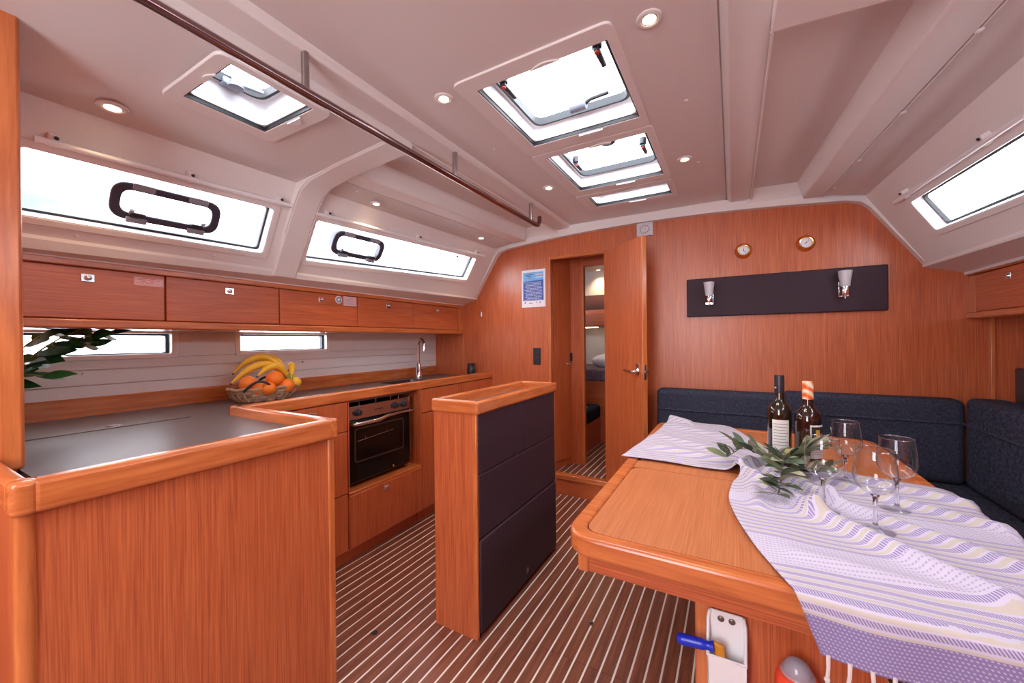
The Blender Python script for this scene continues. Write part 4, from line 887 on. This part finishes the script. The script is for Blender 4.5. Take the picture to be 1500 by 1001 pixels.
# ================================================================== SOFA
def cushion(name, label, x0, x1, y0, y1, z0, z1, mat=NAVY, r=.03, grp=None, seam=None, lean=0, cat='cushion'):
    m = MB().box(x0, x1, y0, y1, z0, z1); c = obj(name, m, mat, None, r, seg=4)
    tag(c, label, cat, grp)
    if seam:
        ax, p, z = seam
        if ax == 'Y': obj('piping', MB().tube([(x0+.012, p, z), (x1-.012, p, z)], .0065, 6), NAVY, c, smooth=True)
        else: obj('piping', MB().tube([(p, y0+.012, z), (p, y1-.012, z)], .0065, 6), NAVY, c, smooth=True)
    return c
BY0, BY1 = 2.695, 2.828
cushion('back_cushion', 'navy fabric back cushion on the bulkhead between the door and the bottles', -.440, .250, BY0, BY1, .473, .872, grp='sofa back cushions', seam=('Y', BY0, .742))
cushion('back_cushion', 'navy fabric back cushion on the bulkhead reaching into the sofa corner', .254, .975, BY0, BY1, .473, .888, grp='sofa back cushions', seam=('Y', BY0, .775))
cushion('back_cushion', 'navy fabric back cushion along the starboard hull side of the sofa', .962, 1.10, 1.0, 2.690, .473, .905, grp='sofa back cushions', seam=('X', .962, .775))
cushion('seat_cushion', 'navy fabric seat cushion under the bulkhead back cushions', -.440, 1.09, 2.30, 2.825, .343, .474, grp='sofa seat cushions')
cushion('seat_cushion', 'navy fabric seat cushion along the starboard side of the table', .62, 1.09, .95, 2.296, .343, .474, grp='sofa seat cushions')
sb = thing('sofa_base', 'wooden L-shaped sofa base under the navy cushions', 'sofa', (.5, 2.4, 0))
obj('plinth', MB().box(-.43, 1.10, 2.33, YB-.002, 0, .342), WOODX, sb); obj('plinth', MB().box(.65, 1.10, .95, 2.33, 0, .342), WOODY, sb)
obj('ledge', MB().box(1.105, 1.515, .95, YB-.002, .80, .84), WOODY, sb); obj('hull_panel', MB().box(1.10, 1.12, .95, YB-.002, 0, .82), WOODY, sb)
tv = thing('black_screen', 'black flat screen standing on the ledge behind the starboard sofa back', 'screen', (1.12, 2.4, .84))
obj('panel', MB().box(1.108, 1.135, 2.05, 2.655, .86, 1.052), BLACKM, tv, .008); obj('foot', MB().box(1.108, 1.17, 2.3, 2.45, .838, .862), BLACKM, tv, .003)
# ================================================================== BULKHEAD THINGS
W1 = YB
wpn = tag(obj('wall_pad', MB().prism(rrect(-.262, .728, 1.341, 1.588, .008), 0, -.022, lambda a, b, c: (a, W1+c, b)), VINYL, None, .006, seg=3), 'long dark padded panel mounted on the wooden bulkhead', 'wall panel')
def wall_lamp(x, z, label):
    y = W1-.022; l = thing('wall_lamp', label, 'lamp', (x, y, z), 'reading lamps on the dark panel')
    obj('back_plate', MB().box(x-.024, x+.024, y-.006, y, z-.075, z+.012), CHROME, l, .003)
    obj('lamp_cup', MB().lathe([(.018, -.066), (.020, -.060), (.020, -.018), (.016, -.010)], 20, (x, y-.036, z)), CHROME, l, smooth=True)
    obj('arm', MB().tube([(x, y, z-.045), (x, y-.034, z-.045)], .008, 10), CHROME, l, smooth=True)
    obj('shade', MB().lathe([(.021, -.020), (.026, .02), (.032, .066), (.030, .066), (.024, .02), (.018, -.016)], 24, (x, y-.036, z)), FROST, l, smooth=True)
    obj('switch', MB().tube([(x, y-.030, z-.066), (x, y-.036, z-.086)], .0025, 6), STEEL, l)
wall_lamp(-.128, 1.490, 'chrome reading lamp with frosted shade at the door end of the dark panel'); wall_lamp(.541, 1.498, 'chrome reading lamp with frosted shade at the starboard end of the dark panel')
def gauge(name, label, cat, x, z, hands):
    g = thing(name, label, cat, (x, W1, z)); M = lambda a, b, c: (x+a, W1-c, z+b)
    obj('case', MB().lathe([(.046, 0), (.047, .006), (.042, .012), (.036, .028), (.033, .034), (.029, .033), (.028, .020)], 32, M=M), BRASS, g, smooth=True)
    dl = obj('dial', MB().lathe([(.030, .024), (0, .0255)], 28, M=M), PAPER, g, smooth=True)
    for k in range(12):
        a = k*math.pi/6; obj('dial_mark', MB().tube([M(.0215*math.sin(a), .0215*math.cos(a), .0262), M(.026*math.sin(a), .026*math.cos(a), .0262)], .0009, 4), DARK, dl)
    for a, ln, mt in hands: obj('hand', MB().tube([M(-.004*math.sin(a), -.004*math.cos(a), .028), M(ln*math.sin(a), ln*math.cos(a), .028)], .0011, 5), mt, dl)
    obj('hub', MB().lathe([(.003, .026), (.003, .0295), (0, .030)], 10, M=M), DARK, dl)
gauge('wall_clock', 'round brass clock on the bulkhead nearer the door', 'clock', .062, 1.741, ((.05, .016, DARK), (2.4, .020, DARK)))
gauge('barometer', 'round brass barometer on the bulkhead with one slanted needle', 'barometer', .374, 1.747, ((.75, .020, REDP), (3.9, .012, DARK)))
# poster
po = thing('poster', 'blue and white printed notice taped to the bulkhead', 'poster', (-1.398, W1, 1.618))
qx0, qx1, qz0, qz1 = -1.503, -1.291, 1.466, 1.768
M = lambda a, b, c: (a, W1-c, b)
obj('sheet', MB().prism([(qx0, qz0), (qx1, qz0), (qx1, qz1), (qx0, qz1)], 0, .0012, M), PAPER, po)
ia, ib, jz0, jz1 = qx0+.014, qx1-.016, qz0+.052, qz1-.020
BLU = plain('poster_navy', (.03, .08, .38), .5, var=.35, bscale=14); SKY = plain('poster_sky', (.16, .42, .78), .5, var=.2, bscale=10); PINKT = plain('poster_sail', (.85, .50, .45), .5)
zs = jz1-.065
obj('sea_print', MB().prism([(ia, jz0), (ib, jz0), (ib, zs), (ia, zs-.008)], .001, .0016, M), BLU, po)
obj('sky_print', MB().prism([(ia, zs-.008), (ib, zs), (ib, jz1), (ia, jz1)], .001, .0016, M), SKY, po)
m = MB(); r9 = random.Random(4)
for k in range(13):
    z = zs-.020-k*.0118; x = ia+.010+.02*abs(math.sin(k*1.3))
    while x < ib-.02:
        w = r9.uniform(.006, .020); m.box(x, min(x+w, ib-.012), W1-.0022, W1-.0015, z, z+.0042); x += w+.004
obj('text_lines', m, plain('poster_text', (.62, .66, .80), .6), po)
m = MB()
for k, (xa, xb, z) in enumerate(((.022, .085, -.022), (.035, .075, -.034), (.045, .07, -.046))): m.box(ia+xa, ia+xb, W1-.0022, W1-.0015, jz1+z, jz1+z+.005)
obj('title', m, plain('poster_title', (.03, .05, .12), .6), po)
obj('banner', MB().box(ib-.070, ib-.008, W1-.0022, W1-.0015, jz1-.026, jz1-.014), PINKT, po); obj('banner', MB().box(ib-.070, ib-.008, W1-.0022, W1-.0015, jz1-.046, jz1-.041), PAPER, po)
m = MB()
for xa, xb in ((.012, .026), (.05, .085), (.118, .124), (.146, .156)): m.box(ia+xa, ia+xb, W1-.0022, W1-.0011, qz0+.030, qz0+.044 if xb-xa < .02 else qz0+.036)
obj('footer_marks', m, plain('footer_ink', (.30, .26, .40), .6), po)
# sockets
sw = thing('wall_switch', 'black double switch plate on the bulkhead beside the door', 'switch', (-1.369, W1, 1.07))
obj('plate', MB().box(-1.402, -1.338, W1-.008, W1, 1.002, 1.138), BLACKM, sw, .002)
for z in (1.037, 1.104): obj('rocker', MB().box(-1.396, -1.344, W1-.012, W1-.006, z-.030, z+.030), BLACKM, sw, .003)
hk = thing('coat_hook', 'small chrome hook on the bulkhead above the galley end', 'hook', (-1.905, W1, 1.433))
obj('plate', MB().prism(rrect(-1.913, -1.897, 1.405, 1.452, .007), 0, .004, M), CHROME, hk, .001); obj('prong', MB().tube([(-1.905, W1-.003, 1.425), (-1.905, W1-.022, 1.413), (-1.905, W1-.030, 1.424)], .004, 8), CHROME, hk, smooth=True)
vb = thing('vent_tile', 'small speckled white plate under the ceiling above the open door', 'plate', (-.526, W1-.03, 1.962))
SPK = plain('speckled_plate', (.62, .58, .60), .6, var=.6, bscale=160)
obj('plate', MB().box(-.578, -.470, W1-.026, W1, 1.914, 2.004), SPK, vb, .003)
m = MB(); r5 = random.Random(2)
for k in range(14):
    a = k*.45; m.sphere((-.524+.030*math.cos(a), W1-.027, 1.959+.026*math.sin(a)), .0032, 6, 4)
obj('vent_holes', m, DARK, vb)['kind'] = 'stuff'
# ================================================================== DOORS
dr = struct(thing('door_1', None, None, (DX1-.004, YB-.014, DZ0+.02), rz=0)); ang = math.radians(-43.5); dr.rotation_euler.z = ang; dr['_o'] = (0, 0, 0)
DW, DH = .452, 1.668
obj('leaf', MB().box(.0, DW-.018, -.016, .016, 0, DH), WOODZ, dr); obj('edge', MB().box(DW-.018, DW, -.0165, .0165, 0, DH), SOLZ, dr, .003)
def lever(par, x, y, z, sgn, dirx):
    r = obj('rose', MB().lathe([(.023, 0), (.023, .004), (.016, .007), (.011, .010), (.010, .040), (.008, .046)], 20, M=lambda a, b, c: (x+a, y+sgn*c, z+b)), CHROME, par, smooth=True)
    obj('lever', MB().tube([(x, y+sgn*.040, z), (x+dirx*.02, y+sgn*.042, z), (x+dirx*.09, y+sgn*.038, z+.004), (x+dirx*.105, y+sgn*.034, z+.006)], [.009, .009, .008, .006], 10), CHROME, r, smooth=True)
    obj('key_rose', MB().lathe([(.017, 0), (.016, .004), (0, .005)], 16, M=lambda a, b, c: (x+a, y+sgn*c, z+.040+b)), CHROME, par, smooth=True)
hz = .995-DZ0-.02
lever(dr, DW-.055, -.016, hz, -1, -1); lever(dr, DW-.055, .016, hz, 1, -1)
obj('lock_plate', MB().box(DW-.0005, DW+.002, -.008, .008, hz-.05, hz+.045), STEEL, dr, .001); obj('lock_bolt', MB().box(DW, DW+.012, -.005, .005, hz-.008, hz+.008), STEEL, dr, .001)
# ---- forward cabin seen through the doorway
FZ = .158
fc = struct(obj('floor_cabin', MB().box(-2.2, .7, YB+.03, 5.2, FZ-.05, FZ-.006), SOLE))
for k in range(math.ceil((-1.36-PH)/PIT), math.floor((-.5-PH)/PIT)+1):
    x = PH+k*PIT
    obj('plank', MB().box(x+.0035, x+PIT-.0035, YB+.034, 5.0, FZ-.006, FZ), SOLE, fc); obj('inlay_strip', MB().box(x-.0033, x+.0033, YB+.034, 5.0, FZ-.006, FZ-.0004), HOLLY, fc)
# head compartment wall with its door, angled
A, B = Vector((-1.262, YB+.034)), Vector((-1.186, 3.115)); dv = (B-A).normalized(); nv_ = Vector((-dv.y, dv.x))
def AW(a, b, c): p = A+dv*a+nv_*c; return (p.x, p.y, b)
LN = (B-A).length
struct(obj('wall_head', MB().hexa([AW(-.02, FZ, 0), AW(LN+.03, FZ, 0), AW(LN+.03, FZ, .03), AW(-.02, FZ, .03)], [AW(-.02, 2.0, 0), AW(LN+.03, 2.0, 0), AW(LN+.03, 2.0, .03), AW(-.02, 2.0, .03)]), WOODZ))
d2 = struct(thing('door_2', None, None, AW(.02, FZ+.06, 0)))
obj('leaf', MB().hexa([AW(.02, FZ+.06, -.012), AW(LN-.035, FZ+.06, -.012), AW(LN-.035, FZ+.06, 0), AW(.02, FZ+.06, 0)], [AW(.02, 1.815, -.012), AW(LN-.035, 1.815, -.012), AW(LN-.035, 1.815, 0), AW(.02, 1.815, 0)]), WOODZ, d2, .002)
hp = AW(LN-.065, 1.0, -.014)
obj('handle', MB().tube([hp, (hp[0]+.035, hp[1]-.012, 1.0), (hp[0]+.030, hp[1]-.065, 1.0)], [.014, .009, .006], 10), CHROME, d2, smooth=True)
obj('latch', MB().hexa([AW(LN-.03, 1.02, -.02), AW(LN-.012, 1.02, -.02), AW(LN-.012, 1.02, 0), AW(LN-.03, 1.02, 0)], [AW(LN-.03, 1.09, -.02), AW(LN-.012, 1.09, -.02), AW(LN-.012, 1.09, 0), AW(LN-.03, 1.09, 0)]), BLACKM, d2, .002)
struct(obj('trim_8', MB().box(-1.20, -1.075, 3.105, 3.135, FZ, 2.0), WOODZ)); struct(obj('trim_9', MB().box(-1.092, -1.068, 3.098, 3.142, FZ, 2.0), SOLZ, bevel=.004))
struct(obj('trim_10', MB().box(-1.2, -.55, 3.10, 3.14, 1.805, 2.0), WOODX))
struct(obj('wall_corridor', MB().box(-.60, -.57, YB+.034, 3.9, FZ, 2.0), WOODZ))
struct(obj('wall_cabin_left', MB().box(-2.2, -2.17, YB+.034, 5.2, FZ, 2.05), LINING)); struct(obj('wall_cabin_right', MB().box(.67, .70, YB+.034, 5.2, FZ, 2.05), LINING))
struct(obj('wall_cabin_front', MB().box(-2.2, .7, 4.62, 4.66, FZ, 2.05), LINING))
cc = gridpanel([-2.2, .7], [YB+.034, 5.2], set(), lambda u, v, w: (u, v, 1.962+w), .02); struct(obj('ceiling_cabin', cc, LINER))
struct(obj('trim_11', MB().hexa([(-2.17, 4.30, 1.70), (.67, 4.30, 1.70), (.67, 4.62, 1.55), (-2.17, 4.62, 1.55)], [(-2.17, 4.26, 1.985), (.67, 4.26, 1.985), (.67, 4.62, 1.985), (-2.17, 4.62, 1.985)]), LINER))
ss = thing('cabin_bench', 'low wooden seat box with dark blue padded top inside the forward cabin', 'seat', (-1.5, 3.64, FZ))
obj('box', MB().box(-2.17, -1.172, 3.15, 3.878, FZ, .415), WOODY, ss); obj('seat_pad', MB().box(-2.17, -1.165, 3.16, 3.876, .412, .545), TEAL, ss, .03, seg=3)
bs = thing('cabin_bed', 'cabin berth with wooden front and grey-purple bedspread', 'bed', (-1.0, 4.2, FZ))
obj('bed_front', MB().box(-2.165, .665, 3.88, 4.61, FZ, .772), WOODX, bs)
obj('mattress', MB().box(-2.165, .665, 3.87, 4.61, .765, .90), fabric('bedspread', (.10, .075, .11), (.22, .17, .22), 120), bs, .035, seg=3)
pl = MB().sphere((-1.10, 4.20, .965), 1, 24, 14, .26, .14, .085); tag(obj('pillow', pl, plain('pillow_cotton', (.72, .68, .80), .9, var=.05, bscale=8), smooth=True), 'plump white pillow on the cabin berth', 'pillow')
cl = thing('cabin_locker', 'wooden overhead locker above the berth in the forward cabin', 'locker', (-1.0, 4.45, 1.335))
obj('body', MB().box(-2.17, .67, 4.30, 4.618, 1.345, 1.535), WOODX, cl); obj('door', MB().box(-1.52, -1.13, 4.286, 4.30, 1.355, 1.495), WOODX, cl, .002); obj('door', MB().box(-1.127, -.70, 4.286, 4.30, 1.355, 1.495), WOODX, cl, .002)
obj('knob', MB().sphere((-1.22, 4.282, 1.46), .009, 10, 6), CHROME, cl, smooth=True)
st = thing('strip_light', 'small lit strip under the cabin locker', 'light', (-1.42, 4.35, 1.343)); obj('diffuser', MB().box(-1.50, -1.34, 4.335, 4.375, 1.333, 1.345), LAMPE, st, .002); obj('housing', MB().box(-1.51, -1.33, 4.33, 4.38, 1.341, 1.346), WHITE, st)
downlight(-1.275, 4.19, 1.962, .03, 'round recessed downlight inside the forward cabin', 9)
ty = thing('folded_sandal', 'pale sandal with beige sole lying on the cabin seat pad', 'sandal', (-1.24, 3.45, .545))
obj('sole', MB().prism(rpoly([(-1.31, 3.34), (-1.20, 3.34), (-1.19, 3.58), (-1.30, 3.58)], .04), .545, .562), plain('sandal_sole', (.50, .28, .14), .6, var=.1), ty, .003)
obj('strap', MB().tube([(-1.30, 3.44, .56), (-1.285, 3.45, .600), (-1.25, 3.46, .612), (-1.215, 3.45, .598), (-1.20, 3.44, .56)], .011, 8), WHITE, ty, smooth=True)
# ================================================================== FRUIT BASKET AND PLANT
bx, by, bz = -2.19, 1.165, .8935
ba = thing('fruit_basket', 'oval woven wicker basket with dark handles on the worktop', 'basket', (bx, by, bz))
WICK = plain('wicker', (.46, .28, .17), .7, var=.35, bscale=60); WICKD = plain('dark_cord', (.035, .018, .022), .6, var=.2)
def ell(a, b, z, n=48, ph=0, wob=0): return [(bx+a*math.cos(2*math.pi*k/n), by+b*math.sin(2*math.pi*k/n), bz+z+wob*math.sin(k*math.pi*.5+ph)) for k in range(n+1)]
AX, AY = .118, .165
obj('basket_floor', MB().lathe([(1, .006), (1, .012)], 32, M=lambda a, b, c: (bx+a*.085, by+b*.128, bz+c)), WICK, ba)
for q in range(5):     # woven courses
    s_ = .70+.30*(q/4)**.7; obj('woven_course', MB().tube(ell(AX*s_, AY*s_, .012+q*.0145, 48, (q % 2)*math.pi, .0035), .0085, 7, False), WICK, ba, smooth=True)
for k in range(26):
    a = 2*math.pi*k/26; c_, s_ = math.cos(a), math.sin(a)
    obj('stake', MB().tube([(bx+AX*.72*c_, by+AY*.72*s_, bz+.006), (bx+AX*.93*c_, by+AY*.93*s_, bz+.034), (bx+AX*1.02*c_, by+AY*1.02*s_, bz+.075)], .006, 6), WICK, ba, smooth=True)
for sg in (-1, 1):
    cy_ = math.radians(-28 if sg > 0 else 152); w = []
    for k in range(11):
        t_ = k/10; a = cy_+(t_-.5)*.85; w.append((bx+AX*1.06*math.cos(a)+.012*math.cos(cy_)*math.sin(math.pi*t_), by+AY*1.06*math.sin(a), bz+.062+.050*math.sin(math.pi*t_)))
    obj('handle', MB().tube(w, .0065, 8), WICKD, ba, smooth=True)
ORG = plain('orange_peel', (.86, .20, .015), .42, bump=.4, bscale=260, var=.08); LEM = plain('lemon_peel', (.85, .50, .03), .42, bump=.3, bscale=220, var=.06); BAN = plain('banana_peel', (.80, .45, .03), .5, var=.15, bscale=25)
BTIP = plain('banana_stem', (.30, .34, .06), .6, var=.2)
def fruit(name, label, cat, x, y, z, r, mat, sz=.95, sx=1.0, grp=None):
    f_ = thing(name, label, cat, (x, y, z-r*sz), grp); obj('peel', MB().sphere((x, y, z), r, 20, 12, sx, 1, sz), mat, f_, smooth=True)
    obj('stem_scar', MB().lathe([(.004, 0), (.003, .002), (0, .0022)], 8, (x, y, z+r*sz-.0008)), BTIP, f_)
fruit('orange', 'orange lying in front of the dark basket handle', 'orange', bx+.105, by-.035, bz+.070, .037, ORG, grp='oranges in the basket')
fruit('orange', 'orange resting high in the basket under the banana tips', 'orange', bx+.065, by+.022, bz+.115, .043, ORG, grp='oranges in the basket')
fruit('orange', 'orange at the aft end of the basket under the longest banana', 'orange', bx+.045, by-.100, bz+.098, .041, ORG, grp='oranges in the basket')
fruit('orange', 'orange half hidden behind the dark basket handle', 'orange', bx+.075, by-.068, bz+.070, .037, ORG, grp='oranges in the basket')
fruit('orange', 'orange sunk low at the basket rim below the banana stems', 'orange', bx+.085, by+.072, bz+.072, .040, ORG, grp='oranges in the basket')
fruit('lemon', 'yellow lemon at the bulkhead end of the basket, the lower one', 'lemon', bx+.050, by+.140, bz+.082, .033, LEM, .9, grp='lemons in the basket')
fruit('lemon', 'yellow lemon behind the banana stems, the upper one', 'lemon', bx+.005, by+.135, bz+.108, .033, LEM, .9, grp='lemons in the basket')
bn = thing('banana_bunch', 'bunch of ripe bananas arching over the fruit basket', 'bananas', (bx, by, bz+.08))
joint = Vector((bx+.065, by+.105, bz+.085))
for (mx_, my_, mz_), (ex, ey, ez) in (((.04, -.02, .290), (.02, -.165, .105)), ((.06, .015, .250), (.075, -.070, .135)), ((-.02, .0, .340), (-.045, -.125, .150)), ((.03, .12, .230), (.0, .135, .150)), ((-.03, .04, .310), (-.06, -.02, .17))):
    p0 = joint; p1 = Vector((bx+mx_, by+my_+.03, bz+mz_)); p2 = Vector((bx+ex, by+ey, bz+ez)); L = []
    for k in range(13):
        t_ = k/12; L.append(p0*(1-t_)**2+p1*2*t_*(1-t_)+p2*t_*t_)
    bb_ = obj('banana', MB().tube(L, [.007, .008, .0105, .0145, .017, .0185, .019, .019, .0185, .0175, .0145, .009, .005], 9), BAN, bn, smooth=True)
    obj('banana_stem', MB().tube(L[:3], [.0078, .0085, .0108], 8), BTIP, bb_, smooth=True); obj('banana_tip', MB().tube([L[-1], L[-1]+(L[-1]-L[-2]).normalized()*.008], [.0052, .003], 7), WICKD, bb_, smooth=True)
# plant
ppx, ppy = -2.30, .292
pt = thing('potted_plant', 'glossy dark green potted plant peeping out behind the partition post', 'plant', (ppx, ppy, .8965))
obj('pot', MB().lathe([(.030, 0), (.036, .07), (.038, .075), (.034, .075), (.030, .06)], 20, (ppx, ppy, .8965)), WHITE, pt, smooth=True)
ZL = plain('zz_leaf', (.02, .095, .025), .3, var=.3, bscale=30)
lm = MB(); n = 7
for k in range(n+1):
    s_ = k/n; w = .27*math.sin(math.pi*(s_**.8))+.004; lm.v += [(s_, -w, .05*w-.10*s_*s_), (s_, 0, -.10*s_*s_), (s_, w, .05*w-.10*s_*s_)]
for k in range(n):
    for j in range(2): a = k*3+j; lm.f.append((a, a+3, a+4, a+1))
LMm = mesh('leaf', lm, True); LMm.materials.append(ZL)
rp_ = random.Random(3)
for (tip, hgt, cnt) in (((.10, .27, .345), .12, 13), ((.06, .235, .300), .13, 13), ((.12, .10, .19), .10, 7), ((.02, .15, .36), .08, 9), ((.08, .21, .365), .06, 11)):
    p0 = Vector((ppx, ppy, .965)); p2 = Vector((ppx+tip[0], ppy+tip[1], .8965+tip[2])); p1 = (p0+p2)/2+Vector((0, -.05, hgt)); L = [p0*(1-t_)**2+p1*2*t_*(1-t_)+p2*t_*t_ for t_ in [k/10 for k in range(11)]]
    obj('stalk', MB().tube(L, [.005-.0003*k for k in range(11)], 7), BTIP, pt, smooth=True)
    for k in range(cnt):
        t_ = .35+.65*k/(cnt-1); i = min(int(t_*10), 9); c = L[i].lerp(L[i+1], t_*10-i); d = (L[i+1]-L[i]).normalized(); sd = 1 if k % 2 else -1
        a = math.atan2(d.y, d.x)+(sd*.8 if k < cnt-1 else 0); lf = bpy.data.objects.new('leaf', LMm); COL.objects.link(lf); lf.parent = pt; lf.location = c-Vector(pt['_o'])
        sc = rp_.uniform(.070, .092); lf.scale = (sc, sc, sc); lf.rotation_euler = (rp_.uniform(.3, 1.2), -.1+rp_.uniform(-.3, .3), a)
# ================================================================== OUTSIDE
yt = thing('moored_yacht', 'white moored yacht with blue canopy outside the aft galley window', 'yacht', (-7.2, 1.4, .3))
m = MB(); m.hexa([(-8.4, -4, .3), (-6.2, -4, .3), (-6.4, 5, .3), (-8.2, 5, .3)], [(-8.9, -4.2, 1.35), (-5.8, -4.2, 1.35), (-6.3, 6.5, 1.45), (-8.3, 6.5, 1.45)]); obj('hull', m, WHITE, yt, .05)
obj('coachroof', MB().hexa([(-8.1, .2, 1.3), (-6.4, .2, 1.3), (-6.7, 4, 1.35), (-7.9, 4, 1.35)], [(-7.8, .4, 1.8), (-6.7, .4, 1.8), (-6.9, 3.6, 1.6), (-7.7, 3.6, 1.6)]), WHITE, yt, .04)
BLUC = plain('blue_canvas', (.075, .14, .31), .8, var=.4, bscale=5)
obj('canopy', MB().hexa([(-8.4, .45, 2.30), (-5.9, .45, 2.30), (-5.9, 1.20, 2.30), (-8.4, 1.20, 2.30)], [(-8.2, .5, 3.0), (-6.0, .5, 2.72), (-6.0, 1.25, 2.72), (-8.2, 1.25, 3.0)]), BLUC, yt, .06, seg=3)
for x, y in ((-8.2, .6), (-6.1, .6), (-6.1, 1.2), (-8.2, 1.2)): obj('canopy_post', MB().tube([(x, y, 1.35), (x, y, 2.3)], .02, 8), STEEL, yt)
obj('mast', MB().tube([(-7.3, 2.0, 1.7), (-7.3, 2.0, 13)], .08, 12), WHITE, yt, smooth=True)
for o in bpy.data.objects:
    if '_o' in o: del o['_o']
